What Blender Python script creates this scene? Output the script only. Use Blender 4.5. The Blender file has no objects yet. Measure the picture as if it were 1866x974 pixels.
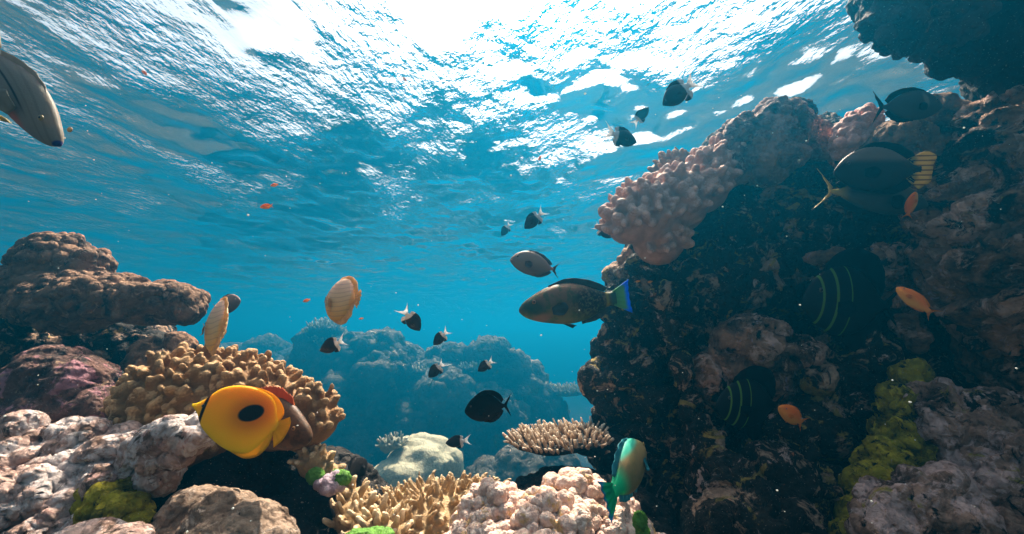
import bpy, bmesh, math, random
import numpy as np
from mathutils import Vector, Matrix

SC = bpy.context.scene
COL = SC.collection

# ------------------------------------------------------------------ camera
CAM_F = 760.0                     # focal length in photograph pixels (1866 wide)
PITCH = math.radians(9.9)
cam_data = bpy.data.cameras.new('camera')
cam_data.sensor_fit = 'HORIZONTAL'
cam_data.sensor_width = 36.0
cam_data.lens = 36.0 * CAM_F / 1866.0
cam_data.clip_start = 0.02
cam_data.clip_end = 500
cam = bpy.data.objects.new('camera', cam_data)
COL.objects.link(cam)
cam.location = (0, 0, 0)
cam.rotation_euler = (math.radians(90) + PITCH, 0, 0)
SC.camera = cam
CF = np.array([0, math.cos(PITCH), math.sin(PITCH)])
CR = np.array([1.0, 0, 0])
CU = np.array([0, -math.sin(PITCH), math.cos(PITCH)])

def W(px, py, d):
    """point seen at photograph pixel (px, py) at depth d metres"""
    return d * (CF + CR * (px - 933) / CAM_F + CU * (487 - py) / CAM_F)

# ------------------------------------------------------------------ light
SUN_EL = math.radians(55)
SUN_AZ = math.radians(6)          # to the right of straight ahead (+Y)
world = bpy.data.worlds.new('World')
SC.world = world
world.use_nodes = True
wn = world.node_tree
wn.nodes.clear()
sky = wn.nodes.new('ShaderNodeTexSky')
sky.sky_type = 'NISHITA'
sky.sun_disc = False
sky.sun_elevation = SUN_EL
sky.sun_rotation = SUN_AZ
sky.dust_density = 4.0
bg = wn.nodes.new('ShaderNodeBackground')
bg.inputs['Strength'].default_value = 0.07
wo = wn.nodes.new('ShaderNodeOutputWorld')
wb = wn.nodes.new('ShaderNodeMix'); wb.data_type = 'RGBA'; wb.blend_type = 'MULTIPLY'   # the camera's warm white balance
wb.inputs['Factor'].default_value = 1; wb.inputs['B'].default_value = (1.0, 0.87, 0.68, 1)
wn.links.new(sky.outputs[0], wb.inputs['A']); wn.links.new(wb.outputs['Result'], bg.inputs['Color'])
wn.links.new(bg.outputs[0], wo.inputs['Surface'])

sl = bpy.data.lights.new('sun', 'SUN')
sl.energy = 5.0
sl.angle = math.radians(0.6)
sl.color = (1.0, 0.87, 0.71)
sun = bpy.data.objects.new('sun', sl)
COL.objects.link(sun)
SUN_DIR = Vector((math.sin(SUN_AZ) * math.cos(SUN_EL), math.cos(SUN_AZ) * math.cos(SUN_EL), math.sin(SUN_EL)))
sun.rotation_euler = SUN_DIR.to_track_quat('Z', 'Y').to_euler()

SC.view_settings.view_transform = 'Standard'
SC.view_settings.look = 'None'
SC.view_settings.gamma = 1.0
SC.view_settings.use_curve_mapping = False
SC.view_settings.exposure = 2.3
cy = SC.cycles
cy.use_denoising = True
cy.max_bounces = 8
cy.diffuse_bounces = 2
cy.glossy_bounces = 3
cy.transmission_bounces = 4
cy.transparent_max_bounces = 8
cy.volume_bounces = 0
cy.sample_clamp_indirect = 3.0
cy.caustics_reflective = False
cy.caustics_refractive = True

# ------------------------------------------------------------------ helpers
def nodes_of(name):
    m = bpy.data.materials.new(name)
    m.use_nodes = True
    m.node_tree.nodes.clear()
    return m, m.node_tree.nodes, m.node_tree.links

def mesh_obj(name, verts, faces, mat=None, parent=None, smooth=True):
    me = bpy.data.meshes.new(name)
    v = np.asarray(verts, dtype=np.float32)
    f = np.asarray(faces, dtype=np.int32) if not isinstance(faces, list) else faces
    if isinstance(f, np.ndarray):
        n, k = f.shape
        me.vertices.add(len(v)); me.vertices.foreach_set('co', v.ravel())
        me.loops.add(n * k); me.loops.foreach_set('vertex_index', f.ravel())
        me.polygons.add(n)
        me.polygons.foreach_set('loop_start', np.arange(0, n * k, k, dtype=np.int32))
        me.update(calc_edges=True)
    else:
        me.from_pydata([tuple(map(float, p)) for p in v], [], f)
        me.update()
    if smooth:
        me.polygons.foreach_set('use_smooth', np.ones(len(me.polygons), dtype=bool))
    if mat: me.materials.append(mat)
    o = bpy.data.objects.new(name, me)
    COL.objects.link(o)
    if parent: o.parent = parent
    return o

def empty(name, loc=(0, 0, 0)):
    o = bpy.data.objects.new(name, None)
    o.empty_display_size = 0.05
    o.location = Vector([float(a) for a in loc])
    COL.objects.link(o)
    return o

def tag(o, label=None, cat=None, group=None, kind=None):
    if label: o['label'] = label
    if cat: o['category'] = cat
    if group: o['group'] = group
    if kind: o['kind'] = kind
    return o

# numpy noise -----------------------------------------------------------
def _hash(ix, iy, iz, s):
    h = (ix.astype(np.int64) * 374761393 + iy.astype(np.int64) * 668265263 + iz.astype(np.int64) * 2147483647 + s * 1274126177) & 0xFFFFFFFF
    h = ((h ^ (h >> 13)) * 1274126177) & 0xFFFFFFFF
    h = ((h ^ (h >> 16)) * 2246822519) & 0xFFFFFFFF
    h = h ^ (h >> 15)
    return (h & 0xFFFFFF) / float(0xFFFFFF)

def vnoise(p, scale, seed=0):
    q = np.asarray(p) * scale + 100.37
    i = np.floor(q); f = q - i
    i = i.astype(np.int64)
    u = f * f * f * (f * (f * 6 - 15) + 10)
    r = 0
    for dx in (0, 1):
        wx = u[:, 0] if dx else 1 - u[:, 0]
        for dy in (0, 1):
            wy = u[:, 1] if dy else 1 - u[:, 1]
            for dz in (0, 1):
                wz = u[:, 2] if dz else 1 - u[:, 2]
                r = r + wx * wy * wz * _hash(i[:, 0] + dx, i[:, 1] + dy, i[:, 2] + dz, seed)
    return r * 2 - 1

def fbm(p, scale, octv=4, seed=0, gain=0.5, ridge=False):
    a = 1.0; r = 0; t = 0
    for k in range(octv):
        n = vnoise(p, scale * 2.03 ** k, seed + 17 * k)
        if ridge: n = 1 - 2 * np.abs(n)
        r = r + a * n; t += a; a *= gain
    return r / t

def worley(p, scale, seed=0):
    q = np.asarray(p) * scale + 57.13
    i = np.floor(q).astype(np.int64)
    d1 = np.full(len(q), 9.0)
    for dx in (-1, 0, 1):
        for dy in (-1, 0, 1):
            for dz in (-1, 0, 1):
                c = i + np.array([dx, dy, dz])
                o = np.stack([_hash(c[:, 0], c[:, 1], c[:, 2], seed + k) for k in (1, 2, 3)], 1)
                dd = ((c + o - q) ** 2).sum(1)
                d1 = np.minimum(d1, dd)
    return np.sqrt(d1)

# ------------------------------------------------------------------ water surface
H_SURF = 1.5
def build_water():
    rng = np.random.default_rng(5)
    t = np.linspace(-1, 1, 520)
    xs = np.sinh(t * 4.6) / math.sinh(4.6) * 70
    u = np.linspace(0, 1, 760)
    ys = -4 + 0.02 * np.arange(760) + 75 * (np.sinh(u * 5) / math.sinh(5))
    X, Y = np.meshgrid(xs, ys)
    Z = np.zeros_like(X)
    dist = np.sqrt(X ** 2 + Y ** 2)
    for k in range(90):
        lam = 0.11 * (2.6 / 0.11) ** rng.random()
        ang = math.radians(200 + rng.normal(0, 42))
        kv = 2 * math.pi / lam
        slope = 0.0115 if lam > 0.45 else 0.022
        amp = slope / kv
        ph = rng.random() * 6.28
        arg = kv * (X * math.cos(ang) + Y * math.sin(ang)) + ph
        # warp the wave trains a little so that crests break up
        arg = arg + 0.8 * np.sin(0.9 * X * math.sin(ang) * 2 - 0.9 * Y * math.cos(ang) * 2 + ph * 2.1)
        fade = np.clip(lam * 60 / np.maximum(dist, 1), 0, 1)
        Z += amp * fade * (np.sin(arg) + 0.25 * np.sin(2 * arg + 0.4))
    Z += H_SURF
    V = np.stack([X, Y, Z], -1).reshape(-1, 3)
    nx, ny = len(xs), len(ys)
    idx = np.arange(nx * ny).reshape(ny, nx)
    F = np.stack([idx[:-1, :-1], idx[:-1, 1:], idx[1:, 1:], idx[1:, :-1]], -1).reshape(-1, 4)
    m, N, L = nodes_of('water_surface')
    out = N.new('ShaderNodeOutputMaterial')
    fr = N.new('ShaderNodeFresnel'); fr.inputs['IOR'].default_value = IOR
    gl = N.new('ShaderNodeBsdfGlossy'); gl.inputs['Roughness'].default_value = 0.04
    gl.inputs['Color'].default_value = (0.95, 0.97, 1, 1)
    rf = N.new('ShaderNodeBsdfRefraction'); rf.inputs['IOR'].default_value = IOR
    rf.inputs['Roughness'].default_value = 0.46
    rf.inputs['Color'].default_value = (1, 1, 1, 1)
    tr = N.new('ShaderNodeBsdfTransparent')
    mx = N.new('ShaderNodeMixShader'); mx.inputs[0].default_value = 0.5
    r2 = N.new('ShaderNodeBsdfRefraction'); r2.inputs['IOR'].default_value = IOR
    r2.inputs['Roughness'].default_value = 0.6
    ma = N.new('ShaderNodeMixShader'); ma.inputs[0].default_value = 0.5
    L.new(rf.outputs[0], ma.inputs[1]); L.new(r2.outputs[0], ma.inputs[2])
    L.new(tr.outputs[0], mx.inputs[1]); L.new(ma.outputs[0], mx.inputs[2])
    m2 = N.new('ShaderNodeMixShader')
    L.new(fr.outputs[0], m2.inputs[0]); L.new(mx.outputs[0], m2.inputs[1]); L.new(gl.outputs[0], m2.inputs[2])
    L.new(m2.outputs[0], out.inputs['Surface'])
    # fine ripples
    tc = N.new('ShaderNodeTexCoord')
    mp = N.new('ShaderNodeMapping'); mp.inputs['Scale'].default_value = (1.0, 0.55, 1)
    mp.inputs['Rotation'].default_value = (0, 0, math.radians(20))
    L.new(tc.outputs['Object'], mp.inputs['Vector'])
    nz = N.new('ShaderNodeTexNoise'); nz.inputs['Scale'].default_value = 22; nz.inputs['Detail'].default_value = 3
    nz.inputs['Roughness'].default_value = 0.55
    L.new(mp.outputs[0], nz.inputs['Vector'])
    bp = N.new('ShaderNodeBump'); bp.inputs['Strength'].default_value = 1.0; bp.inputs['Distance'].default_value = 0.022
    # gusts: ripples gather in patches with calmer water between
    pz = N.new('ShaderNodeTexNoise'); pz.inputs['Scale'].default_value = 1.8; pz.inputs['Detail'].default_value = 3
    L.new(mp.outputs[0], pz.inputs['Vector'])
    mr = N.new('ShaderNodeMapRange'); mr.inputs['From Min'].default_value = 0.44; mr.inputs['From Max'].default_value = 0.72
    mr.inputs['To Min'].default_value = 0.06; mr.inputs['To Max'].default_value = 1.8
    L.new(pz.outputs['Fac'], mr.inputs['Value'])
    mu = N.new('ShaderNodeMath'); mu.operation = 'MULTIPLY'
    L.new(nz.outputs['Fac'], mu.inputs[0]); L.new(mr.outputs['Result'], mu.inputs[1])
    L.new(mu.outputs[0], bp.inputs['Height'])
    for n in (fr, gl, rf, r2): L.new(bp.outputs[0], n.inputs['Normal'])
    o = mesh_obj('water_surface', V, F, m)
    tag(o, kind='structure')
    return o
IOR = 1.185
build_water()

# ------------------------------------------------------------------ the water itself, fading far things to blue
def build_haze():
    x, y0, y1, z0, z1 = 75, -6, 92, -11, H_SURF + 0.45
    v = [(-x, y0, z0), (x, y0, z0), (x, y1, z0), (-x, y1, z0), (-x, y0, z1), (x, y0, z1), (x, y1, z1), (-x, y1, z1)]
    f = [(0, 3, 2, 1), (4, 5, 6, 7), (0, 1, 5, 4), (1, 2, 6, 5), (2, 3, 7, 6), (3, 0, 4, 7)]
    m, N, L = nodes_of('haze')
    out = N.new('ShaderNodeOutputMaterial')
    pv = N.new('ShaderNodeVolumePrincipled')
    pv.inputs['Color'].default_value = (0.005, 0.41, 0.80, 1)
    pv.inputs['Density'].default_value = 0.066
    pv.inputs['Anisotropy'].default_value = 0.68
    pv.inputs['Absorption Color'].default_value = (0, 0, 0, 1)
    L.new(pv.outputs[0], out.inputs['Volume'])
    o = mesh_obj('haze', v, [list(q) for q in f], m, smooth=False)
    tag(o, kind='stuff')
build_haze()
# ------------------------------------------------------------------ materials
def ramp(N, stops, interp='LINEAR'):
    r = N.new('ShaderNodeValToRGB')
    r.color_ramp.interpolation = interp
    el = r.color_ramp.elements
    while len(el) > 1: el.remove(el[0])
    el[0].position = stops[0][0]; el[0].color = (*stops[0][1], 1)
    for p, c in stops[1:]:
        e = el.new(p); e.color = (*c, 1)
    return r

def noise(N, L, vec, scale, detail=4, rough=0.55, dist=0.0):
    n = N.new('ShaderNodeTexNoise')
    n.inputs['Scale'].default_value = scale; n.inputs['Detail'].default_value = detail
    n.inputs['Roughness'].default_value = rough; n.inputs['Distortion'].default_value = dist
    L.new(vec, n.inputs['Vector'])
    return n.outputs['Fac']

def mixc(N, L, fac, a, b):
    m = N.new('ShaderNodeMix'); m.data_type = 'RGBA'
    if isinstance(fac, (int, float)): m.inputs['Factor'].default_value = fac
    else: L.new(fac, m.inputs['Factor'])
    for s, v in ((m.inputs['A'], a), (m.inputs['B'], b)):
        if isinstance(v, tuple): s.default_value = (*v, 1)
        else: L.new(v, s)
    return m.outputs['Result']

def step(N, L, v, lo, hi):
    m = N.new('ShaderNodeMapRange'); m.interpolation_type = 'SMOOTHSTEP'
    m.inputs['From Min'].default_value = lo; m.inputs['From Max'].default_value = hi
    L.new(v, m.inputs['Value'])
    return m.outputs['Result']

def math_(N, L, op, a, b=None, c=None):
    m = N.new('ShaderNodeMath'); m.operation = op
    for s, v in zip(m.inputs, (a, b, c)):
        if v is None: continue
        if isinstance(v, (int, float)): s.default_value = v
        else: L.new(v, s)
    return m.outputs[0]

def attr(N, name):
    a = N.new('ShaderNodeAttribute'); a.attribute_name = name
    return a.outputs['Fac']

def rock_mat(name, dark, mid, patches, scale=1.0, bump=0.006, patch_amount=0.5, fine=90, rough=0.85):
    """mottled reef rock: turf-covered base with crusts of other colours growing over it, and dark patches standing in for shaded pits"""
    m, N, L = nodes_of(name)
    out = N.new('ShaderNodeOutputMaterial')
    b = N.new('ShaderNodeBsdfPrincipled')
    b.inputs['Roughness'].default_value = rough
    b.inputs['Specular IOR Level'].default_value = 0.2
    tc = N.new('ShaderNodeTexCoord').outputs['Object']
    n1 = noise(N, L, tc, 14 * scale, 6, 0.65, 0.6)
    col = ramp(N, [(0.36, dark), (0.58, mid)]); L.new(n1, col.inputs[0])
    c = col.outputs[0]
    for k, (pc, ps, th) in enumerate(patches):  # the darkest patches put shaded-pit contrast into the colour
        mp = N.new('ShaderNodeMapping'); mp.inputs['Location'].default_value = (3.1 * k + 1, 7.7 * k, 1.3 * k)
        L.new(tc, mp.inputs[0])
        n2 = noise(N, L, mp.outputs[0], ps * scale, 7, 0.68, 0.9)
        s = step(N, L, n2, th, th + 0.07)
        n3 = noise(N, L, mp.outputs[0], 60 * scale, 3, 0.6)
        pcv = ramp(N, [(0.3, tuple(x * 0.6 for x in pc)), (0.65, pc)]); L.new(n3, pcv.inputs[0])
        c = mixc(N, L, s, c, pcv.outputs[0])
    sp = noise(N, L, tc, 240 * scale, 2, 0.5)
    spk = step(N, L, sp, 0.66, 0.74)
    c = mixc(N, L, math_(N, L, 'MULTIPLY', spk, 0.6), c, (0.42, 0.36, 0.31))
    L.new(c, b.inputs['Base Color'])
    nf = noise(N, L, tc, fine * scale, 6, 0.7, 0.5)
    vo = N.new('ShaderNodeTexVoronoi'); vo.inputs['Scale'].default_value = fine * 0.9 * scale
    L.new(tc, vo.inputs['Vector'])
    h = math_(N, L, 'SUBTRACT', nf, math_(N, L, 'MULTIPLY', vo.outputs['Distance'], 0.5))
    # worm holes and pits of many sizes
    wp = N.new('ShaderNodeVectorMath'); wp.operation = 'MULTIPLY_ADD'
    nw = N.new('ShaderNodeTexNoise'); nw.inputs['Scale'].default_value = 40 * scale; L.new(tc, nw.inputs['Vector'])
    wp.inputs[1].default_value = (0.03 / scale,) * 3
    L.new(nw.outputs['Color'], wp.inputs[0]); L.new(tc, wp.inputs[2])
    v2 = N.new('ShaderNodeTexVoronoi'); v2.inputs['Scale'].default_value = 44 * scale; L.new(wp.outputs[0], v2.inputs['Vector'])
    pt = math_(N, L, 'SUBTRACT', 1.0, step(N, L, v2.outputs['Distance'], 0.10, 0.42))
    h = math_(N, L, 'SUBTRACT', h, math_(N, L, 'MULTIPLY', pt, 0.9))
    bp = N.new('ShaderNodeBump'); bp.inputs['Strength'].default_value = 1.0; bp.inputs['Distance'].default_value = bump
    L.new(h, bp.inputs['Height']); L.new(bp.outputs[0], b.inputs['Normal'])
    L.new(b.outputs[0], out.inputs[0])
    return m

def coral_mat(name, base, tip, spots=None, bump=0.002, fine=260, tip_from=0.45, rough=0.7, sss=0.0):
    """living coral: tissue colour, paler growing tips, tiny polyps"""
    m, N, L = nodes_of(name)
    out = N.new('ShaderNodeOutputMaterial')
    b = N.new('ShaderNodeBsdfPrincipled')
    b.inputs['Roughness'].default_value = rough
    b.inputs['Specular IOR Level'].default_value = 0.25
    tc = N.new('ShaderNodeTexCoord').outputs['Object']
    t = step(N, L, attr(N, 'tip'), tip_from, 1.0)
    n1 = noise(N, L, tc, 25, 4, 0.6)
    bc = ramp(N, [(0.3, tuple(x * 0.72 for x in base)), (0.7, tuple(min(1, x * 1.15) for x in base))]); L.new(n1, bc.inputs[0])
    c = mixc(N, L, t, bc.outputs[0], tip)
    if spots:
        sp = step(N, L, noise(N, L, tc, 30, 5, 0.65, 0.4), 0.56, 0.64)
        c = mixc(N, L, sp, c, spots)
    L.new(c, b.inputs['Base Color'])
    if sss:
        b.inputs['Subsurface Weight'].default_value = sss
        b.inputs['Subsurface Radius'].default_value = (0.02, 0.012, 0.008)
        b.inputs['Subsurface Scale'].default_value = 0.5
    vo = N.new('ShaderNodeTexVoronoi'); vo.inputs['Scale'].default_value = fine
    L.new(tc, vo.inputs['Vector'])
    nf = noise(N, L, tc, fine * 0.5, 4, 0.6)
    h = math_(N, L, 'SUBTRACT', nf, math_(N, L, 'MULTIPLY', vo.outputs['Distance'], 0.7))
    bp = N.new('ShaderNodeBump'); bp.inputs['Strength'].default_value = 0.8; bp.inputs['Distance'].default_value = bump
    L.new(h, bp.inputs['Height']); L.new(bp.outputs[0], b.inputs['Normal'])
    L.new(b.outputs[0], out.inputs[0])
    return m

# ------------------------------------------------------------------ lumps
_ico = {}
def ico(sub):
    if sub not in _ico:
        bm = bmesh.new(); bmesh.ops.create_icosphere(bm, subdivisions=sub, radius=1)
        v = np.array([x.co[:] for x in bm.verts]); bm.verts.index_update()
        f = np.array([[q.index for q in x.verts] for x in bm.faces]); bm.free()
        _ico[sub] = (v, f)
    return _ico[sub]

def blob(px, py, d, r, rx=1, ry=1, rz=1):
    """ellipsoid: photograph pixel, depth, radius in photograph pixels at that depth"""
    return (W(px, py, d), r / CAM_F * d * np.array([rx, ry, rz], float))

def lump(blobs, voxel, smooth=3, sub=3):
    """melt ellipsoids into one closed skin; returns verts, faces, normals"""
    sv, sf = ico(sub)
    V, F, n = [], [], 0
    for c, r in blobs:
        V.append(sv * r + c); F.append(sf + n); n += len(sv)
    o = mesh_obj('tmp_lump', np.concatenate(V), np.concatenate(F))
    md = o.modifiers.new('r', 'REMESH'); md.mode = 'VOXEL'; md.voxel_size = voxel
    if smooth:
        ms = o.modifiers.new('s', 'SMOOTH'); ms.iterations = smooth; ms.factor = 0.5
    dg = bpy.context.evaluated_depsgraph_get()
    ev = o.evaluated_get(dg).to_mesh()
    nv = len(ev.vertices)
    v = np.empty(nv * 3, np.float32); ev.vertices.foreach_get('co', v); v = v.reshape(-1, 3).astype(float)
    npoly = len(ev.polygons)
    lt = np.empty(npoly, np.int32); ev.polygons.foreach_get('loop_total', lt)
    li = np.empty(len(ev.loops), np.int32); ev.loops.foreach_get('vertex_index', li)
    if (lt == 4).all(): f = li.reshape(-1, 4)
    else: f = li[: (len(li) // 4) * 4].reshape(-1, 4)
    o.evaluated_get(dg).to_mesh_clear()
    me = o.data; bpy.data.objects.remove(o); bpy.data.meshes.remove(me)
    return v, f, normals(v, f)

def normals(v, f):
    a = v[f[:, 2]] - v[f[:, 0]]; b = v[f[:, 3]] - v[f[:, 1]]
    fn = np.cross(a, b)
    n = np.zeros_like(v)
    for k in range(4): np.add.at(n, f[:, k], fn)
    return n / np.maximum(np.linalg.norm(n, axis=1, keepdims=True), 1e-9)

def rough_skin(v, f, n, amp, scale, knob=0, knob_scale=20, pit=0, pit_scale=12, crag=0, crag_scale=10, seed=0, up_only=False, ledge=0, ledge_f=9, fine=0.0035, fine_scale=75):
    """break a smooth skin up into crags, knobs and holes"""
    d = amp * fbm(v, scale, 4, seed)
    if crag:
        w = v + 0.03 * np.stack([vnoise(v, crag_scale, seed + k) for k in (5, 6, 7)], 1)
        d = d + crag * fbm(w, crag_scale, 5, seed + 3, 0.55, ridge=True)
    if ledge:
        z = v[:, 2] * ledge_f + 1.6 * fbm(v, 3.2, 4, seed + 41)
        z = z - np.floor(z)
        d = d + ledge * (np.where(z < 0.8, z / 0.8, (1 - z) / 0.2) - 0.5) * (0.6 + 0.8 * vnoise(v, 4, seed + 42))
    if pit:
        w = worley(v + 0.02 * np.stack([vnoise(v, 20, seed + k) for k in (15, 16, 17)], 1), pit_scale, seed + 9)
        d = d - pit * np.clip(1 - w / 0.42, 0, 1) ** 0.8
    v2 = v + n * d[:, None]
    if knob:
        n2 = normals(v2, f)
        w = worley(v2, knob_scale, seed + 21)
        k = np.sqrt(np.clip(1 - (w / 0.75) ** 2, 0, 1))
        m = np.clip(n2[:, 2] * 1.4 + 0.5, 0, 1) if up_only else 1
        v2 = v2 + n2 * (knob * k * m)[:, None]
    if fine:
        n2 = normals(v2, f)
        w = worley(v2 + 0.3 / fine_scale * np.stack([vnoise(v2, fine_scale * 0.8, seed + k) for k in (61, 62, 63)], 1), fine_scale, seed + 27)
        v2 = v2 + n2 * (fine * (np.sqrt(np.clip(1 - (w / 0.8) ** 2, 0, 1)) - 0.4) * (0.4 + 1.2 * np.clip(fbm(v2, fine_scale * 0.2, 3, seed + 28) + 0.45, 0, 1))
                         + fine * 0.8 * fbm(v2, fine_scale * 0.5, 3, seed + 29, 0.6, ridge=True))[:, None]
    return v2

def scatter_on(v, n, spacing, rng, cond):
    idx = np.nonzero(cond(v, n))[0]
    rng.shuffle(idx)
    grid, keep = {}, []
    for i in idx:
        p = v[i]; g = tuple(np.floor(p / spacing).astype(int))
        ok = True
        for a in (-1, 0, 1):
            for b in (-1, 0, 1):
                for c in (-1, 0, 1):
                    for q in grid.get((g[0] + a, g[1] + b, g[2] + c), ()):
                        if ((v[q] - p) ** 2).sum() < spacing * spacing: ok = False; break
                    if not ok: break
                if not ok: break
            if not ok: break
        if ok:
            grid.setdefault(g, []).append(i); keep.append(i)
    return keep

def finger(p, axis, length, radius, rng, seg=9, rings=7, tip=0.45, bend=0.15, swell=1.0):
    a = axis / np.linalg.norm(axis)
    h = np.array([0, 0, 1.0]) if abs(a[2]) < 0.9 else np.array([1.0, 0, 0])
    u = np.cross(a, h); u /= np.linalg.norm(u); w = np.cross(a, u)
    side = u * rng.normal() + w * rng.normal(); side /= np.linalg.norm(side) + 1e-9
    V, T = [], []
    th = np.arange(seg) / seg * 2 * math.pi
    ts = list(np.linspace(0, 1 - 0.5 * tip * radius / length if length > radius else 0.7, rings - 2))
    prof = []
    for t in ts:
        r = radius * ((1 - t) + tip * t) * (1 + (swell - 1) * math.sin(t * 3.0))
        prof.append((t, r))
    rl = prof[-1][1]
    tl = prof[-1][0]
    prof += [(tl + 0.62 * rl / length, rl * 0.78), (tl + 0.95 * rl / length, rl * 0.36)]
    jit = 1 + 0.10 * rng.normal(size=(len(prof), seg))
    for k, (t, r) in enumerate(prof):
        c = p + a * (t * length) + side * (bend * length * t * t)
        ring = c + (np.cos(th)[:, None] * u + np.sin(th)[:, None] * w) * (r * jit[k])[:, None]
        V.append(ring); T += [min(1, t)] * seg
    c = p + a * ((tl + 1.05 * rl / length) * length) + side * (bend * length)
    V = np.concatenate(V + [c[None]]); T.append(1.0)
    F = []
    for k in range(len(prof) - 1):
        for s in range(seg):
            s2 = (s + 1) % seg
            F.append((k * seg + s, k * seg + s2, (k + 1) * seg + s2, (k + 1) * seg + s))
    b = (len(prof) - 1) * seg; e = len(V) - 1
    for s in range(seg): F.append((b + s, b + (s + 1) % seg, e))
    return V, F, T

def finger_mesh(name, items, mat, parent, rng, **kw):
    V, F, T, n = [], [], [], 0
    for p, a, l, r in items:
        v, f, t = finger(p, a, l, r, rng, **kw)
        V.append(v); F += [tuple(x + n for x in q) for q in f]; T += t; n += len(v)
    V = np.concatenate(V)
    r0 = float(np.mean([q[3] for q in items]))
    V = V + r0 * 0.34 * np.stack([vnoise(V, 0.55 / r0, k) for k in (31, 32, 33)], 1) + r0 * 0.12 * np.stack([vnoise(V, 1.6 / r0, k) for k in (34, 35, 36)], 1)
    o = mesh_obj(name, V, F, mat, parent)
    at = o.data.attributes.new('tip', 'FLOAT', 'POINT'); at.data.foreach_set('value', np.array(T, np.float32))
    return o

def set_origin(o, p):
    p = Vector([float(x) for x in p])
    o.data.transform(Matrix.Translation(-p)); o.location = p

def rock(name, label, cat, blobs, mat, voxel, group=None, smooth=3, **kw):
    fq = kw.pop('far', 1)
    v, f, n = lump(blobs, voxel * (1 if fq > 1 else 0.68), smooth)
    if fq > 1: kw.setdefault('fine', 0.035); kw.setdefault('fine_scale', 7)
    v = rough_skin(v, f, n, **kw)
    o = mesh_obj(name, v, f, mat)
    set_origin(o, [v[:, 0].mean(), v[:, 1].mean(), v[:, 2].min()])
    tag(o, label, cat, group)
    return o

def finger_coral(name, label, blobs, mat, base_mat, voxel, spacing, length, radius, seed, up=0.5, group=None, cond=None, part='branches',
                 tip=0.5, bend=0.15, base_amp=0.006, fork=0.0, lvar=0.25, seg=9, out=0.0, swell=1.0, melt=0):
    """colony: rocky skirt + living fingers"""
    rng = np.random.default_rng(seed)
    v, f, n = lump(blobs, voxel, 3)
    root = empty(name, [v[:, 0].mean(), v[:, 1].mean(), v[:, 2].min()])
    tag(root, label, 'coral', group)
    loc = np.array(root.location)
    cond = cond or (lambda v, n: n[:, 2] > -0.15)
    keep = scatter_on(v, n, spacing, rng, cond)
    vbase, fbase = v, f
    vb = rough_skin(v, f, n, base_amp, 18, seed=seed, pit=base_amp, pit_scale=30, fine=0)
    if not melt: mesh_obj('base', vb - loc, f, base_mat, root)
    items = []
    cen = v.mean(0)
    for i in keep:
        a = n[i] * (1 - up) + np.array([0, 0, 1.0]) * up + rng.normal(size=3) * 0.16
        if out:
            o_ = v[i] - cen; o_[2] = 0; a = a + out * o_ / (np.linalg.norm(o_) + 1e-6)
        l = length * (1 + lvar * rng.normal()); l = max(l, length * 0.4)
        r = radius * (1 + 0.16 * rng.normal()); r = max(r, radius * .55)
        p = v[i] - n[i] * radius * 0.6 - loc
        items.append((p, a, l, r))
        if rng.random() < fork:
            aa = a + rng.normal(size=3) * 0.55
            an = a / np.linalg.norm(a)
            items.append((p + an * l * 0.3, aa, l * 0.62, r * 0.8))
    o = finger_mesh(part, items, mat, root, rng, tip=tip, bend=bend, seg=seg, swell=swell)
    if melt:
        # grow the fingers and the mound into one living skin
        me = o.data
        fv = np.empty(len(me.vertices) * 3, np.float32); me.vertices.foreach_get('co', fv); fv = fv.reshape(-1, 3)
        ft = np.empty(len(fv), np.float32); me.attributes['tip'].data.foreach_get('value', ft)
        ff = [tuple(q.vertices) for q in me.polygons]
        nb = len(vb)
        j = mesh_obj('tmp', np.concatenate([vb - loc, fv]), [tuple(map(int, q)) for q in fbase] + [tuple(i + nb for i in q) for q in ff])
        md = j.modifiers.new('r', 'REMESH'); md.mode = 'VOXEL'; md.voxel_size = melt
        ms = j.modifiers.new('s', 'SMOOTH'); ms.iterations = 2; ms.factor = 0.5
        ev = j.evaluated_get(bpy.context.evaluated_depsgraph_get()).to_mesh()
        v2 = np.empty(len(ev.vertices) * 3, np.float32); ev.vertices.foreach_get('co', v2); v2 = v2.reshape(-1, 3).astype(float)
        li = np.empty(len(ev.loops), np.int32); ev.loops.foreach_get('vertex_index', li); f2 = li.reshape(-1, 4)
        for x in (j, o):
            m_ = x.data; bpy.data.objects.remove(x); bpy.data.meshes.remove(m_)
        bpy.data.objects.remove(root)
        from mathutils.kdtree import KDTree
        kd = KDTree(len(fv))
        for i, q in enumerate(fv): kd.insert(q, i)
        kd.balance()
        t2 = np.zeros(len(v2), np.float32)
        for i, q in enumerate(v2):
            _, k, dd = kd.find(q)
            t2[i] = ft[k] * max(0.0, 1 - dd / (radius * 0.8))
        n2 = normals(v2, f2)
        w = worley(v2, 2.6 / radius, seed)
        v2 = v2 + n2 * (radius * (0.10 * fbm(v2, 1.1 / radius, 3, seed) + 0.09 * (0.5 - w)))[:, None]
        root = mesh_obj(name, v2, f2, mat); root.location = Vector([float(x) for x in loc])
        at = root.data.attributes.new('tip', 'FLOAT', 'POINT'); at.data.foreach_set('value', t2)
        tag(root, label, 'coral', group)
    return root
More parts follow.
